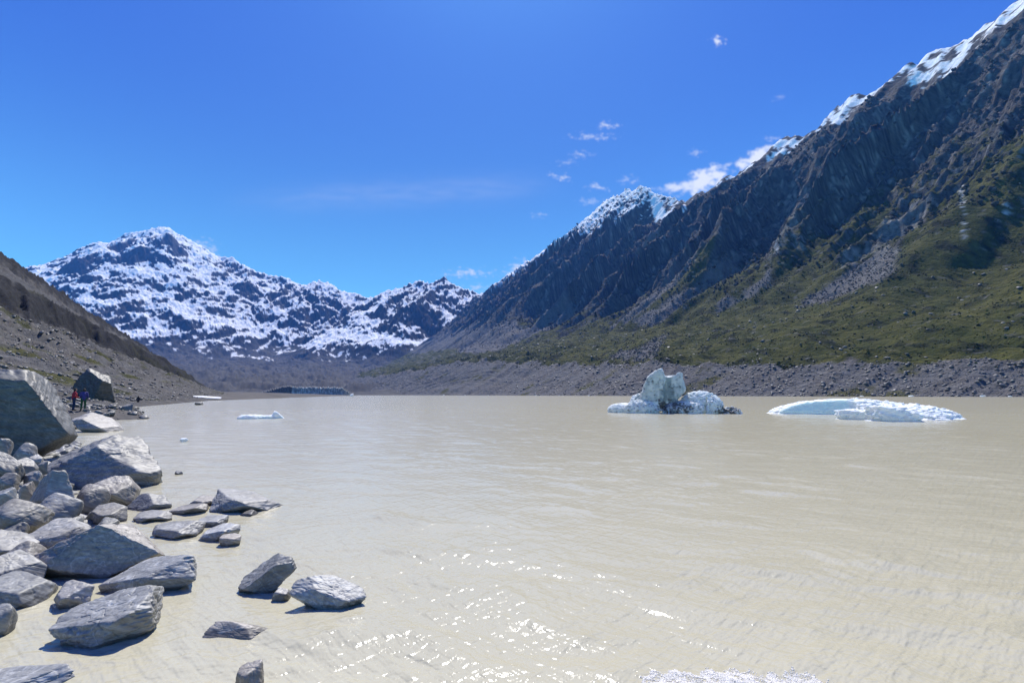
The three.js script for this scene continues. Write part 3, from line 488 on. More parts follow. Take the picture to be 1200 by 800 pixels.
boulder(278, 348, 649, 695, { seed: 43, sharp: 30, cuts: 9, roll: 0.30, flat: 0.62, deep: 0.7, planes: [[0.4, -0.15, 1, 0.62], [-0.25, 1, 0.45, 0.5]], strata: 0.045, rough: 0.06, detail: 30 }, 'angular layered rock alone in the lake, dark under its right side');
boulder(343, 432, 672, 713, { seed: 44, sharp: 20, roll: -0.22, flat: 0.5, deep: 0.55, planes: [[0.1, 1, 0.35, 0.5], [0, 0, 1, 0.8]], strata: 0.04, rough: 0.06, detail: 32 }, 'dark cracked rock sloping right, outermost of the rocks in the lake', undefined);
boulder(320, 340, 688, 703, { seed: 45, sharp: 12 }, 'small dark stone between the angular layered rock and the dark cracked rock');
boulder(241, 321, 726, 748, { seed: 46, sharp: 22, flat: 0.3, roll: -0.12, deep: 0.45, planes: [[-0.4, 0.5, 1, 0.6]], detail: 28 }, 'low dark fin of rock with pale ridge in open water');
boulder(273, 309, 778, 812, { seed: 47, sharp: 14, roll: 0.3 }, 'pale pointed stone breaking the nearest water');
boulder(243, 338, 571, 600, { seed: 48, sharp: 24, flat: 0.28, roll: -0.10, deep: 0.7, planes: [[-0.8, 0.4, 0.6, 0.72], [0, 1, 0, 0.55]], detail: 30 }, 'widest pale flat slab reaching out into the lake, dark at its near end');
boulder(221, 259, 580, 594, { seed: 49, sharp: 24, flat: 0.5 }, 'dark jagged rock joined to the widest pale flat slab');
boulder(199, 248, 588, 603, { seed: 50, sharp: 22, flat: 0.35, roll: 0.1 }, 'thin flat rock between dark wedge rock and the dark jagged rock', GF);
boulder(152, 206, 597, 612, { seed: 51, sharp: 16, flat: 0.35 }, 'low flat rock behind the pale block rock', GF);
boulder(178, 238, 609, 631, { seed: 52, sharp: 18, flat: 0.45, roll: 0.06, tone: 1.05 }, 'pale block rock in the water behind the long flat pale rock');
boulder(225, 269, 603, 617, { seed: 53, sharp: 20, flat: 0.3, roll: 0.08 }, 'flat pale plate of rock right of the pale block rock', GF);
boulder(234, 285, 611, 633, { seed: 54, sharp: 20, flat: 0.25, roll: 0.12, tone: 1.25 }, 'palest flat plate of rock, larger of two side by side in the water', GF);
boulder(257, 285, 625, 639, { seed: 55, sharp: 14, flat: 0.35, tone: 1.1 }, 'small pinkish flat stone beside the palest flat plate', GF);
boulder(281, 301, 597, 604, { seed: 56, sharp: 14, flat: 0.3 }, 'tiny flat stone awash below the widest pale flat slab', GF);
boulder(204, 214, 551, 556, { seed: 57, sharp: 14, flat: 0.5 }, 'tiny dark stone off the tip of the pyramid shaped boulder', GF);
boulder(86, 152, 482, 506, { seed: 58, sharp: 26, flat: 0.28, roll: -0.22, deep: 0.9, tone: 1.2, planes: [[0, 1, 0.1, 0.5]], detail: 26 }, 'tilted pale slab at the waterline behind the biggest dark boulder');
boulder(86, 136, 431, 471, { seed: 61, g: 0.8, sink: 1.1, sharp: 26, cuts: 8, roll: -0.32, deep: 0.8, planes: [[0.9, -0.1, 0.4, 0.7], [0, 0.1, 1, 0.6], [0.2, 1, 0, 0.72]], detail: 30, tone: 0.42, strata: 0.04 }, 'huge dark boulder behind the two standing hikers');
boulder(98, 120, 462, 471, { seed: 62, g: 0.7, sink: 0.8, sharp: 12, flat: 0.5, tone: 1.7 }, 'pale flat topped rock beside the blue jacket hiker');
boulder(141, 158, 473, 481, { seed: 63, land: true, sharp: 16, flat: 0.5, tone: 0.8 }, 'dark rock at the waterline below the seated hikers');
boulder(150, 158, 471, 476, { seed: 64, land: true, sharp: 16, tone: 0.8 }, 'small dark stone by the dark rock below the seated hikers', GF);
boulder(162, 167, 469.5, 474.5, { seed: 65, land: true, sharp: 16, tone: 0.8 }, 'dark stone beside the hiker standing at the waterline');
boulder(228, 238, 470.6, 474.5, { seed: 66, sharp: 12, flat: 0.5, tone: 0.6 }, 'far dark rock alone in the lake off the gravel flats');
// loose stones of the shores, too many to count
function scatter(name, label, category, count, seed, place, detail, tone, material = MT.smallStone) {
  const r = rng(seed), geo = rockGeometry({ seed, w: 1, h: 0.7, d: 0.9, detail, sharp: 14, rough: 0.06 }), I = new THREE.InstancedMesh(geo, material, count), o = new THREE.Object3D(), c = new THREE.Color(); let k = 0;
  for (let tries = 0; k < count && tries < count * 60; tries++) { const p = place(r); if (!p) continue; o.position.set(p[0], p[1] - p[3] * 0.22, p[2]); o.rotation.set((r() - 0.5) * 0.9, r() * 6.28, (r() - 0.5) * 0.9); o.scale.set(p[3], p[3] * (0.55 + 0.5 * r()), p[3] * (0.7 + 0.5 * r())); o.updateMatrix(); I.setMatrixAt(k, o.matrix); const t = tone * (0.7 + 0.65 * r()); I.setColorAt(k, c.setRGB(t, t * (0.97 + 0.03 * r()), t * (0.9 + 0.1 * r()))); k++; }
  I.count = k; I.name = name; add(I, 'stuff'); return tag(I, label, category);
}
scatter('shore_stones', 'loose grey stones scattered between the boulders on the left shore', 'stones', 7000, 501, (r) => { const R = 4 + 95 * Math.pow(r(), 1.4), th = -(30 + 35 * r()) * Math.PI / 180, x = Math.sin(th) * R, z = -Math.cos(th) * R, d = polyDist(x, z, LAND); if ((d < 0 && shoreHeight(x, z) < 0.02) || Math.hypot(x, z) < 3.2) return null; return [x, shoreHeight(x, z), z, (0.05 + 0.28 * Math.pow(r(), 3)) * (0.8 + R * 0.03)]; }, 2, 0.65);
scatter('shore_cobbles', 'small grey cobbles packed between the near boulders on the left shore', 'cobbles', 5200, 505, (r) => { const R = 6 + 24 * r(), th = -(34 + 26 * r()) * Math.PI / 180, x = Math.sin(th) * R, z = -Math.cos(th) * R, d = polyDist(x, z, LAND); if (d < -0.15) return null; return [x, Math.max(-0.03, shoreHeight(x, z)), z, 0.09 + 0.40 * Math.pow(r(), 2.2)]; }, 4, 0.85);
scatter('slope_boulders', 'loose broken rocks strewn over the left scree slope', 'rocks', 11000, 502, (r) => { const s = 0.16 + 0.74 * r(), t = 0.005 + 0.42 * Math.pow(r(), 1.6), p = slopeD(s, t); return [...p, (0.24 + 1.1 * Math.pow(r(), 5)) * (0.65 + t * 2.8)]; }, 1, 0.45, MT.stone);
scatter('bank_boulders', 'loose rocks on the gravel bank along the far right shore', 'rocks', 9000, 503, (r) => { const a = 150 + 1500 * r() * r(), [bs] = tShore(a), hb = tBank(a)[0], b = bs + (hb * 1.8 + 10) * Math.pow(r(), 1.3) - 4 , [x, z] = toWorld(a, b), y = heightAB(a, b); if (y < 0.1) return null; return [x, y, z, (0.7 + 3.2 * Math.pow(r(), 6)) * (1 + a / 1500)]; }, 1, 0.45, MT.stone);
scatter('bench_boulders', 'pale boulders lying in the grass of the right hand slope', 'rocks', 1500, 504, (r) => { const a = 300 + 2300 * r(), [bs] = tShore(a), hb = tBank(a)[0], [bc] = tCliff(a), b = lerp(bs + hb * 1.8 + 10, bc, Math.pow(r(), 1.4)), [x, z] = toWorld(a, b), k = fbm(a / 120, b / 80, 3); if (k < 0.05 && r() < 0.85) return null; return [x, heightAB(a, b), z, (1.2 + 5.5 * Math.pow(r(), 5)) * (1 + a / 3000)]; }, 1, 0.5, MT.stone);

const sideOf = (a, b) => { const h = heightAB(a, b), [x, z] = toWorld(a, b); return [x, h, z]; };
function cover(name, label, category, geo, material, count, seed, place) {
  const r = rng(seed), I = new THREE.InstancedMesh(geo, material, count), o = new THREE.Object3D(), c = new THREE.Color(); let k = 0;
  for (let t = 0; k < count && t < count * 30; t++) { const p = place(r); if (!p) continue; const [a, b, s, col, sy] = p, [x, y, z] = sideOf(a, b); o.position.set(x, y + s * 0.1, z); o.rotation.set((r() - 0.5) * 0.7, r() * 6.28, (r() - 0.5) * 0.7); o.scale.set(s * (0.7 + 0.6 * r()), s * sy, s * (0.7 + 0.6 * r())); o.updateMatrix(); I.setMatrixAt(k, o.matrix); I.setColorAt(k, c.setRGB(col[0], col[1], col[2])); k++; }
  I.count = k; I.name = name; add(I, 'stuff'); return tag(I, label, category);
}
{
  const bushGeo = new THREE.IcosahedronGeometry(1, 1); { const p = bushGeo.attributes.position.array; for (let k = 0; k < p.length; k += 3) { const q = 1 + 0.35 * n3(p[k] * 2.1, p[k + 1] * 2.1, p[k + 2] * 2.1); p[k] *= q; p[k + 1] *= q; p[k + 2] *= q; } bushGeo.computeVertexNormals(); }
  const leaf = new THREE.MeshPhysicalMaterial({ color: 0xffffff, roughness: 1, specularIntensity: 0.1 }), sc = withBox(screeAB);
  cover('scrub', 'low dark scrub and tussock scattered over the right hand slope', 'scrub', bushGeo, leaf, 17000, 701, (r) => {
    const a = 150 + 2900 * Math.pow(r(), 1.5), [bs] = tShore(a), hb = tBank(a)[0], [bc] = tCliff(a), b = lerp(bs + hb * 1.5, bc + 170, r()), n = fbm(a / 85 + 9, b / 55, 3, 0.6); if (n < -0.02 && r() < 0.75) return null; if (near(sc, a, b) > -6) return null;
    const t = r(), col = t < 0.45 ? [0.024, 0.032, 0.008] : t < 0.8 ? [0.048, 0.054, 0.012] : [0.095, 0.086, 0.028]; return [a, b, (0.55 + 1.0 * r() * r()) * (1 + a / 2000), col.map((v) => v * (0.7 + 0.6 * r())), 0.55];
  });
  const blockGeo = rockGeometry({ seed: 411, w: 1, h: 1, d: 1, detail: 2, sharp: 24, cuts: 8 });
  const dull = mat({ specularIntensity: 0.15, roughness: 0.95 });
  cover('scree_blocks', 'loose grey blocks lying on the scree fans of the right hand slope', 'rocks', blockGeo, dull, 12000, 702, (r) => { const P = screeAB[Math.floor(r() * screeAB.length)], bx = box(P), a = lerp(bx[0], bx[1], r()), b = lerp(bx[2], bx[3], r()); if (polyDist(a, b, P) < -14 * r()) return null; const t = 0.22 + 0.4 * r(); return [a, b, (0.8 + 2.6 * Math.pow(r(), 4)) * (1 + a / 2200), [t, t, t * 0.97], 0.7]; });
  cover('crag_blocks', 'broken rock ledges and blocks of the dark cliffs', 'crags', blockGeo, dull, 11000, 703, (r) => { const a = 350 + 4200 * Math.pow(r(), 1.3), [bc] = tCliff(a), [br] = tRidge(a), u = 0.12 + 0.72 * r(), b = lerp(bc, br, u); const n = ridged(a / 140, b / 200, 2); if (n < 0.45 && r() < 0.7) return null; const t = (0.14 + 0.24 * r() * r()) * (r() < 0.08 ? 1.9 : 1); return [a, b, (2.2 + 7.5 * Math.pow(r(), 3)) * (1 + a / 4500), [t, t, t * 1.02], 0.8]; });
}

// ---------------------------------------------------------------- ice
function sdfMesh(N, sx, sy, sz, fn, poly = 120000) { // fn(x, y, z) signed distance in metres over the box +-sx, +-sy, +-sz
  const mc = new MarchingCubes(N, new THREE.MeshBasicMaterial(), false, false, poly); mc.isolation = 0;
  const half = N / 2;
  for (let k = 0; k < N; k++) for (let j = 0; j < N; j++) for (let i = 0; i < N; i++) mc.field[i + j * N + k * N * N] = (i < 2 || j < 2 || k < 2 || i > N - 3 || j > N - 3 || k > N - 3) ? -1 : -fn((i - half) / half * sx, (j - half) / half * sy, (k - half) / half * sz);
  mc.update();
  let g = new THREE.BufferGeometry(); g.setAttribute('position', new THREE.BufferAttribute(mc.positionArray.slice(0, mc.count * 3), 3));
  const p = g.attributes.position.array; for (let k = 0; k < p.length; k += 3) { p[k] *= sx; p[k + 1] *= sy; p[k + 2] *= sz; }
  g = mergeVertices(g, Math.max(sx, sy, sz) * 1e-5); g.computeVertexNormals(); return g;
}
const smin = (a, b, k) => { const h = clamp(0.5 + 0.5 * (b - a) / k); return lerp(b, a, h) - k * h * (1 - h); };
const smax = (a, b, k) => -smin(-a, -b, k);
const ell = (x, y, z, cx, cy, cz, rx, ry, rz) => { const X = (x - cx) / rx, Y = (y - cy) / ry, Z = (z - cz) / rz, k = Math.hypot(X, Y, Z), q = Math.hypot(X / rx, Y / ry, Z / rz); return k < 1e-6 ? -Math.min(rx, ry, rz) : k * (k - 1) / q; };
const iceMat = new THREE.MeshPhysicalMaterial({ color: 0xffffff, vertexColors: true, roughness: 0.85, ior: 1.31, transmission: 0.45, thickness: 0, bumpMap: grainBump, bumpScale: 0.05 });
const addUV = (g, s) => { const p = g.attributes.position.array, uv = new Float32Array(p.length / 3 * 2); for (let k = 0; k < p.length / 3; k++) { uv[k * 2] = (p[k * 3] + p[k * 3 + 2] * 0.7) / s; uv[k * 2 + 1] = (p[k * 3 + 1] + p[k * 3 + 2] * 0.4) / s; } g.setAttribute('uv', new THREE.BufferAttribute(uv, 2)); return g; };
const ICE = { white: [0.76, 0.82, 0.84], blue: [0.42, 0.64, 0.76], pale: [0.58, 0.70, 0.74], dirt: [0.075, 0.075, 0.075], grey: [0.30, 0.34, 0.35] };
{ // pinnacle berg; x, y in metres from its middle at the waterline, traced from the photo at 51.8 m
  const k = 51.8 / 600 / 6, Q = (L) => L.map(([x, y]) => [(x - 600) * k, (448 - y) * k]);
  const fin = Q([[370, 400], [385, 340], [402, 268], [440, 182], [482, 148], [540, 124], [556, 170], [552, 300], [530, 440], [370, 440]]);
  const block = Q([[500, 440], [535, 180], [600, 178], [642, 172], [652, 160], [684, 153], [684, 195], [704, 270], [690, 300], [645, 352], [640, 440]]);
  const fn = (x, y, z) => {
    const w = 0.16 * fbm3(x * 0.9, y * 0.9, z * 0.9, 3), n = 0.13 * fbm3(x * 2.1, y * 2.1, z * 2.1, 4, 0.55) ;
    const taper = 1 - 0.10 * Math.max(0, y);
    let d = smax(-polyDist(x + w, y + w, fin), Math.abs(z - 0.1 * y + 0.15) - 1.15 * taper, 0.35);
    d = smin(d, smax(-polyDist(x - w, y + w, block), Math.abs(z + 0.55) - 0.95 * taper, 0.3), 0.15);
    d = smax(d, -ell(x, y, z, 0.45, 3.05, 0.75, 0.95, 0.55, 0.6), 0.15);
    d = smin(d, smax(ell(x, y, z, -5.0, 0.15, -0.4, 1.75, 0.95, 1.5), y - 1.05 - w, 0.3), 0.2);
    d = smin(d, ell(x + w, y, z, -3.0, 0.25, 0.9, 1.85, 1.15, 1.3) + n * 0.8, 0.12);
    d = smin(d, ell(x, y, z, -3.0, 0.9, -0.6, 1.3, 1.2, 1.2) + n, 0.2);
    d = smin(d, ell(x, y, z, 1.6, 0.1, 0.7, 2.6, 1.15, 1.3) + n * 0.9, 0.15);
    d = smin(d, ell(x, y, z, 2.9, 0.55, -0.4, 2.2, 1.75, 1.6) + n * 0.9, 0.1);
    d = smin(d, ell(x, y, z, 3.7, 0.7, 0.1, 1.35, 1.1, 1.3) + n * 1.3, 0.1);
    d = smin(d, ell(x, y, z, 5.6, 0.0, 0.2, 1.25, 0.62, 0.9) + n * 2.2, 0.1);
    const groove = Math.abs(x - 3.15 - 0.2 * y + 0.1 * n) - 0.09; if (y < 1.6 && z > 0.3) d = smax(d, -Math.max(groove, z < 0.5 ? 1 : -1), 0.08);
    const cr = Math.max(0, 1 - Math.abs(n3(x * 1.1 + 7, y * 1.1, z * 1.1)) * 7) * 0.10; return d + n * 0.5 + cr + 0.10 * Math.exp(-(((y - 0.14) / 0.1) ** 2));
  };
  const g = addUV(sdfMesh(112, 7.6, 5.4, 3.4, (x, y, z) => y < -0.7 ? 0.3 : y > 4.95 || (y > 2.9 && (x > 2.2 || x < -3.9)) ? 1 : fn(x, y, z)), 2.2);
  paint(g, (x, y, z, ny) => {
    const j = fbm3(x * 1.2, y * 1.2, z * 1.2, 4, 0.6), m = fbm3(x * 3.4 + 5, y * 3.4, z * 3.4, 3, 0.6), v = fbm3(x * 1.5, y * 0.25 + 3, z * 0.6, 3);
    let c = mixc(ICE.white, ICE.pale, clamp(0.35 + j));
    if (y > 1.2 && x < 1.8 && x > -3.6) c = mixc([0.62, 0.68, 0.68], [0.42, 0.50, 0.52], clamp(0.45 + j * 0.9 + v * 0.8));
    if (x > -1.3 && x < 1.25 && y > 0.5 && y < 4.0 && z > -0.1) c = mixc(c, [0.20, 0.27, 0.285], sstep(-0.1, 0.35, v + 0.35 * sstep(0.9, 0, Math.abs(x + 0.5)) + j * 0.3) * 0.8);
    const dirt = sstep(-0.1, 0.2, m * 0.8 + j * 0.5 + 0.55 * sstep(1.9, 0.5, Math.hypot((x - 0.5) / 1.35, (y - 0.25) / 0.75)) + 0.5 * sstep(1.5, 0.4, Math.hypot((x - 5.5) / 1.3, (y - 0.3) / 0.6)) + 0.5 * sstep(1.2, 0.3, Math.hypot((x + 0.9) / 0.6, (y - 0.9) / 0.6)) - 0.36) * sstep(-0.6, 0.2, z);
    c = mixc(c, mul(ICE.dirt, 1 + m), clamp(dirt));
    c = mixc(c, ICE.grey, sstep(0.25, 0.5, m + j * 0.4) * 0.35 * sstep(1.6, 0.6, y));
    return c;
  });
  const m = new THREE.Mesh(g, iceMat), p = onLevel(790, 484.2); m.position.set(p[0], 0, p[2] - 0.8); m.rotation.y = -Math.atan2(p[0], -p[2]); m.name = 'iceberg'; add(m); tag(m, 'tall iceberg with a two pronged grey pinnacle and dark dirt bands', 'iceberg');
}
{ // broad low berg: a dome with a smooth blue face on its left, its right flank running out towards the beach to a row of blocks
  const blk = (x, y, z, cx, cz, rx, ry, rz, tw, sl) => { const c = Math.cos(tw), s = Math.sin(tw), X = (x - cx) * c + (z - cz) * s, Z = -(x - cx) * s + (z - cz) * c, q = Math.max(Math.abs(X) / rx + 0.3 * Math.abs(Z) / rz, Math.abs(Z) / rz, (y + sl * X) / ry + 0.25 * Math.abs(X) / rx); return (q - 1) * Math.min(rx, ry, rz) * 0.75; };
  const face = (x, y, z) => Math.max(-(z + 1.5 + 0.55 * y - 0.028 * (x + 2.4) ** 2) * 0.85, x - 1.0 - 0.3 * z);
  const fn = (x, y, z) => {
    let d = ell(x, y, z, -0.2, -0.75, -3.6, 7.6, 2.25, 4.2);
    d = smin(d, ell(x, y, z, 4.2, -0.7, 1.2, 3.9, 1.75, 6.5), 0.4);
    if (d < 0.8) d += 0.2 * fbm3(x * 0.9, y * 1.5, z * 0.9, 4, 0.6) * (x < 0.2 ? 0.45 : 1.15);
    d = smax(d, -face(x, y, z), 0.10);
    d = smin(d, blk(x, y, z, 0.35, 8.2, 1.35, 0.76, 1.3, 0.15, 0.04), 0.10);
    d = smin(d, ell(x, y, z, 1.6, 0.0, 9.2, 0.8, 0.75, 0.8), 0.08);
    d = smin(d, blk(x, y, z, 2.75, 9.6, 1.75, 0.92, 1.4, -0.25, 0.22), 0.08);
    d = smin(d, ell(x, y, z, 2.4, -0.35, 10.4, 2.4, 0.48, 0.8), 0.1);
    d = smin(d, ell(x, y, z, 2.2, -0.3, 6.3, 2.6, 0.95, 2.8), 0.2);
    if (d < 0.5 && d > -0.5) d += 0.12 * fbm3(x * 1.7, y * 2.0, z * 1.7, 4, 0.62) * (face(x, y, z) < 0.3 && z < 3 && x < 0.5 ? 0.12 : 1) + 0.08 * Math.exp(-(((y - 0.1) / 0.07) ** 2)) + Math.max(0, 1 - Math.abs(n3(x * 0.8 + 3, y * 0.8, z * 0.8)) * 9) * 0.07;
    return d;
  };
  const g = addUV(sdfMesh(136, 9.2, 2.6, 12.5, (x, y, z) => y < -0.55 ? 0.3 : y > 2.1 ? 1 : fn(x, y, z), 200000), 2);
  paint(g, (x, y, z) => {
    const j = fbm3(x * 0.8, y * 1.2, z * 0.8, 4, 0.6), m = fbm3(x * 3, y * 3, z * 3, 3, 0.6), f = sstep(0.22, 0.0, face(x, y, z)) * sstep(0.8, -0.6, x + j) * sstep(3.5, 2, z);
    const c = mixc([0.84, 0.88, 0.90], [0.62, 0.77, 0.85], clamp(0.22 + j * 0.9 + m * 0.3));
    return mixc(c, mixc([0.58, 0.88, 0.90], [0.74, 0.94, 0.93], clamp(0.5 + j + m * 0.3)), f * 0.9);
  });
  const m = new THREE.Mesh(g, iceMat), p = onLevel(996, 486.8); m.position.set(p[0], 0, p[2]); m.rotation.y = -Math.atan2(p[0], -p[2]); m.name = 'iceberg_001'; add(m); tag(m, 'broad low pale blue iceberg with a smooth blue face and broken blocks', 'iceberg');
}
{ // small floe
  const fn = (x, y, z) => { const n = 0.10 * fbm3(x * 1.7, y * 2, z * 1.7, 4, 0.6); let d = smax(ell(x, y, z, -0.85, 0.0, 0, 1.0, 0.42, 0.9), y - 0.30, 0.1); d = smin(d, smax(ell(x, y, z, 0.3, -0.05, -0.1, 1.3, 0.36, 0.8), y - 0.22, 0.08), 0.08); d = smin(d, smax(smax(Math.abs(x - 1.05 + y * 0.25) - 0.5 + y * 0.75, y - 0.56, 0.05), Math.abs(z) - 0.5, 0.1), 0.06); d = smax(d, -ell(x, y, z, 0.3, 0.06, 0.95, 0.7, 0.10, 0.5), 0.05); return d + n; };
  const g = addUV(sdfMesh(64, 2.4, 1.1, 1.4, (x, y, z) => y < -0.35 ? 0.3 : fn(x, y, z), 40000), 1.4);
  paint(g, (x, y, z) => mixc([0.84, 0.88, 0.9], [0.6, 0.76, 0.84], clamp(0.2 + fbm3(x * 1.5, y * 2, z * 1.5, 3) + sstep(0.16, 0.05, y) * sstep(0.3, 0.5, z) * 0.7)));
  const m = new THREE.Mesh(g, iceMat), p = onLevel(304, 490.6); m.position.set(p[0], 0, p[2] - 0.5); m.rotation.y = 0.45; m.name = 'ice_floe'; add(m); tag(m, 'small white ice floe with a pointed end floating alone', 'ice floe');
}
[[215, 517.5, 9, 4, 'tiny white ice chip floating near the left shore rocks'], [412, 464.2, 5, 3, 'far white bergy bit below the glacier front']].forEach(([px, py, w, h, label], i) => {
  const p = onLevel(px, py), s = pixelOf(...p)[2] / F, g = rockGeometry({ seed: 70 + i, w: w * s, h: h * s * 1.4, d: w * s * 0.7, detail: 6, sharp: 14, roll: 0.3 }); paint(g, () => ICE.white);
  const m = new THREE.Mesh(g, iceMat); m.position.set(p[0], -h * s * 0.3, p[2]); m.name = i ? 'bergy_bit' : 'ice_chip'; add(m); tag(m, label, 'ice');
});
{
  const r = rng(660), g = rockGeometry({ seed: 77, w: 1, h: 0.5, d: 0.8, detail: 4, sharp: 14 }); paint(g, () => ICE.white);
  for (const [px, w] of [[452, 2], [520, 3], [545, 2], [572, 2], [628, 3], [655, 2], [690, 3], [1010, 4], [1068, 5], [1152, 6], [1184, 4]]) {
    let best = null; for (let R = 300; R < 2400; R += 4) { const d = rayOf(px, 462.5), k = R / Math.hypot(d[0], d[2]), x = d[0] * k, z = d[2] * k; if (heightAB(x * ux + z * uz, x * vx + z * vz) > -0.6) { best = [x, z, R]; break; } }
    if (!best) continue; const m = new THREE.Mesh(g, iceMat), k = w * best[2] / 700; m.scale.set(k, k * 0.7, k); m.rotation.y = r() * 6; m.position.set(best[0], -k * 0.08, best[1]); m.name = numbered('stranded_ice'); add(m); tag(m, 'small white ice chunk stranded at the foot of the far gravel bank', 'ice', 'ice chunks along the far right shore');
  }
  const p = groundHit(238, 466.6), q = rockGeometry({ seed: 79, w: 13, h: 1.4, d: 8, detail: 12, sharp: 9, flat: 0.4 }); paint(q, () => [0.8, 0.82, 0.84]); const m = new THREE.Mesh(q, iceMat); m.position.set(p[0], p[1] - 0.5, p[2]); m.name = 'snow_patch'; add(m); tag(m, 'long white patch of old snow on the gravel flats', 'snow');
}
{ // the glacier's front at the head of the lake
  const NX = 260, NY = 40, pts = [[306, 2050, 6], [322, 2000, 22], [336, 1960, 30], [350, 1920, 26], [366, 1900, 27], [385, 1900, 26], [400, 1910, 24], [407, 1940, 12], [412, 1980, 2]].map(([px, r, h], i, L) => { const p = atRange(px, 462.5, r); return [i / (L.length - 1), p[0], p[2], h]; }), T = table(pts);
  const g = gridGeometry(NX, NY, (i, j) => { const s = i / (NX - 1), [x, z, h] = T(s), q = j / (NY - 1), l = Math.hypot(x, z), cre = (ridged(s * 34, 0.5, 3, 0.6) - 0.5) * 16 + fbm(s * 90, q * 6, 3) * 3, back = q < 0.6 ? -cre * 0.6 * Math.sin(q * 2.4) + q * 14 : 8.4 + (q - 0.6) * 900, y = q < 0.6 ? -2 + (h + 2 + fbm(s * 40, 1.5, 3) * 5) * q / 0.6 : h + fbm(s * 40, 1.5, 3) * 5 + (q - 0.6) * 22 + fbm(s * 30, q * 20, 3) * 4; return [x + x / l * back, y, z + z / l * back, s * 30, q * 6]; });
  const p0 = g.attributes.position.array;
  paint(g, (x, y, z, ny, k) => { const s = (k % NX) / (NX - 1), q = Math.floor(k / NX) / (NY - 1), j = fbm(s * 60, q * 2, 4, 0.65); return q > 0.62 ? mul([0.12, 0.12, 0.12], 1 + 0.4 * j) : s < 0.30 ? mul([0.085, 0.092, 0.10], 1 + 0.5 * j) : mixc([0.16, 0.21, 0.24], [0.5, 0.58, 0.62], sstep(0.0, 0.55, j + 0.12)); });
  const m = add(new THREE.Mesh(g, MT.scree), 'structure'); m.name = 'glacier_front'; tag(m, 'dirty blue grey glacier ice cliff at the head of the lake', 'glacier');
}
// ---------------------------------------------------------------- people
const cap = (x, y, z, a, b, ra, rb) => { const bx = b[0] - a[0], by = b[1] - a[1], bz = b[2] - a[2], t = clamp(((x - a[0]) * bx + (y - a[1]) * by + (z - a[2]) * bz) / (bx * bx + by * by + bz * bz)); return Math.hypot(x - a[0] - bx * t, y - a[1] - by * t, z - a[2] - bz * t) - lerp(ra, rb, t); };
const person = (J, colour, pos, turn, label, pack) => {
  const bones = [['pelvis', 'chest', 0.145, 0.165], ['chest', 'neck', 0.15, 0.07], ['neck', 'head', 0.06, 0.075], ['head', 'crown', 0.095, 0.10], ['shL', 'elL', 0.065, 0.05], ['elL', 'haL', 0.05, 0.035], ['shR', 'elR', 0.065, 0.05], ['elR', 'haR', 0.05, 0.035], ['haL', 'fiL', 0.04, 0.018], ['haR', 'fiR', 0.04, 0.018], ['hipL', 'knL', 0.09, 0.065], ['knL', 'anL', 0.065, 0.048], ['hipR', 'knR', 0.09, 0.065], ['knR', 'anR', 0.065, 0.048], ['anL', 'toL', 0.05, 0.04], ['anR', 'toR', 0.05, 0.04], ['shL', 'shR', 0.075, 0.075], ['hipL', 'hipR', 0.11, 0.11]];
  const cy = 0.9, part = (x, y, z) => { let best = 1e9, w = ''; for (const [a, b, r, s] of bones) { const d = cap(x, y, z, J[a], J[b], r, s); if (d < best) { best = d; w = b; } } return w; };
  const g = addUV(sdfMesh(54, 1.02, 1.02, 1.02, (x, y, z) => { let d = 1e9; for (const [a, b, r, s] of bones) d = smin(d, cap(x, y + cy, z, J[a], J[b], r, s), 0.035); const hd = J.crown, nose = Math.hypot(x - hd[0], y + cy - hd[1] + 0.03, z - hd[2] - 0.1) - 0.02; return smin(d, nose, 0.02); }, 60000), 0.5);
  g.translate(0, cy, 0);
  paint(g, (x, y, z) => { const w = part(x, y, z); if (w === 'crown') return z < J.crown[2] + 0.02 || y > J.crown[1] + 0.05 ? colour.hair : colour.skin; if (w === 'head' || w === 'fiL' || w === 'fiR' || w === 'haL' && colour.short) return colour.skin; if (/kn|an|hip/.test(w)) return colour.legs; if (/to/.test(w)) return [0.03, 0.03, 0.03]; return colour.top; });
  const body = new THREE.Mesh(g, new THREE.MeshStandardMaterial({ vertexColors: true, roughness: 0.85 }));
  body.name = numbered('person'); body.position.set(...pos); body.rotation.y = turn; add(body); return tag(body, label, 'person');
};
const stand = (o = {}) => ({ pelvis: [0, 0.95, 0], chest: [0, 1.28, 0.02], neck: [0, 1.47, 0.02], head: [0, 1.55, 0.03], crown: [0, 1.64, 0.04], shL: [0.17, 1.40, 0.01], elL: [0.25, 1.13, -0.02], haL: [0.24, 0.90, 0.08], fiL: [0.23, 0.79, 0.12], shR: [-0.17, 1.40, 0.01], elR: [-0.25, 1.13, -0.02], haR: [-0.24, 0.90, 0.08], fiR: [-0.23, 0.79, 0.12], hipL: [0.09, 0.92, 0], knL: [0.11, 0.50, 0.03], anL: [0.12, 0.09, 0], toL: [0.14, 0.05, 0.15], hipR: [-0.09, 0.92, 0], knR: [-0.11, 0.50, 0.03], anR: [-0.12, 0.09, 0], toR: [-0.14, 0.05, 0.15], ...o });
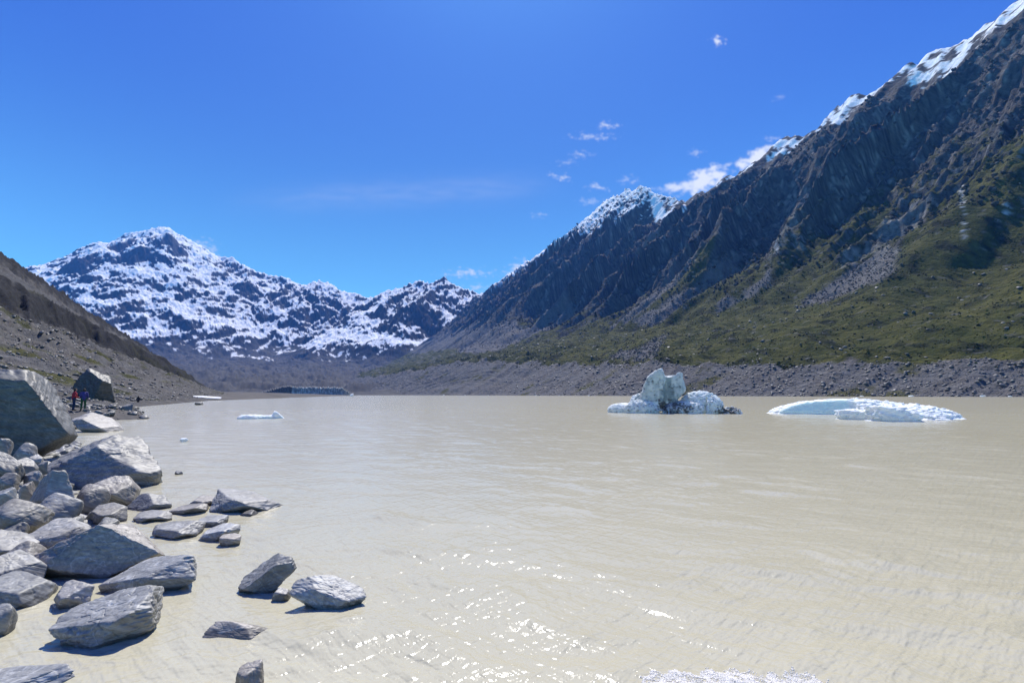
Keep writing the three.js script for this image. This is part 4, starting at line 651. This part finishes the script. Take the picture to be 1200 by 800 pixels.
const sit = (o = {}) => ({ pelvis: [0, 0.42, 0], chest: [0, 0.74, 0.10], neck: [0, 0.93, 0.16], head: [0, 1.01, 0.18], crown: [0, 1.10, 0.21], shL: [0.17, 0.87, 0.13], elL: [0.24, 0.63, 0.22], haL: [0.16, 0.55, 0.42], fiL: [0.12, 0.53, 0.51], shR: [-0.17, 0.87, 0.13], elR: [-0.24, 0.63, 0.22], haR: [-0.16, 0.55, 0.42], fiR: [-0.12, 0.53, 0.51], hipL: [0.09, 0.40, 0], knL: [0.13, 0.50, 0.42], anL: [0.13, 0.09, 0.46], toL: [0.14, 0.05, 0.60], hipR: [-0.09, 0.40, 0], knR: [-0.13, 0.50, 0.42], anR: [-0.13, 0.09, 0.46], toR: [-0.14, 0.05, 0.60], ...o });
const SKIN = [0.42, 0.26, 0.19];
const ground = (px, py) => { const p = groundHit(px, py); return p; };
person(stand({ haR: [-0.12, 1.02, 0.26], fiR: [-0.05, 1.05, 0.33] }), { top: [0.36, 0.02, 0.035], legs: [0.018, 0.03, 0.075], hair: [0.03, 0.02, 0.015], skin: SKIN }, ground(85, 481, 0.5), 2.5, 'hiker in a red top and navy trousers standing by the huge dark boulder');
person(stand({ haL: [0.12, 1.02, 0.26], fiL: [0.05, 1.05, 0.33] }), { top: [0.05, 0.04, 0.17], legs: [0.02, 0.085, 0.035], hair: [0.05, 0.035, 0.02], skin: SKIN }, ground(96.5, 481.5, 0.5), -2.3, 'hiker in a blue jacket and green trousers standing by the huge dark boulder');
person(stand(), { top: [0.02, 0.022, 0.03], legs: [0.015, 0.016, 0.02], hair: [0.02, 0.015, 0.01], skin: SKIN }, ground(161, 475, 0.03), -2.6, 'hiker in dark clothing standing at the waterline');
person(sit(), { top: [0.018, 0.02, 0.03], legs: [0.015, 0.016, 0.02], hair: [0.02, 0.015, 0.01], skin: SKIN }, ground(140, 471, 0.35), 1.9, 'seated hiker in dark clothing, closer to the waterline of the two sitting', 'seated');
person(sit(), { top: [0.03, 0.03, 0.035], legs: [0.02, 0.02, 0.025], hair: [0.02, 0.015, 0.01], skin: SKIN }, ground(133, 470, 0.45), 2.2, 'seated hiker in dark clothing, closer to the huge dark boulder', 'seated');

// ---------------------------------------------------------------- foam where the water laps the near beach
{
  const r = rng(905), N = 30000, I = new THREE.InstancedMesh(new THREE.IcosahedronGeometry(1, 1), new THREE.MeshPhysicalMaterial({ color: 0xffffff, roughness: 0.25, ior: 1.2 }), N), o = new THREE.Object3D(), c = new THREE.Color(); let k = 0;
  for (let t = 0; k < N && t < N * 40; t++) {
    const px = 725 + 290 * r(), py = 772 + 60 * r(), [x, , z] = onLevel(px, py), edge = 779 + 0.00022 * Math.pow(px - 860, 2) + 5 * n2(px / 30, 1.5) + 3 * n2(px / 9, 4), n = fbm(x * 7, z * 7, 3, 0.6);
    const end = sstep(728, 775, px + 14 * n) * sstep(1010, 930, px + 20 * n); if (py < edge + 7 + 3 * r() + 22 * (1 - end) || r() > 0.15 + 0.85 * end || (n < -0.12 && r() < 0.8)) continue;
    const s = 0.0022 + 0.0036 * r() * r(); o.position.set(x, waveHeight(x, z, Math.hypot(x, z)) + s * 0.3 + 0.006 * Math.max(0, n) * r(), z); o.scale.set(s, s * 0.8, s); o.rotation.set(r() * 6, r() * 6, 0); o.updateMatrix(); I.setMatrixAt(k, o.matrix); const g = 0.66 + 0.16 * r(); I.setColorAt(k, c.setRGB(g, g * 0.97, g * 0.86)); k++;
  }
  I.count = k; I.name = 'foam'; add(I, 'stuff'); tag(I, 'white lapping foam on the nearest water by the beach', 'foam');
}
renderer.render(scene, camera);
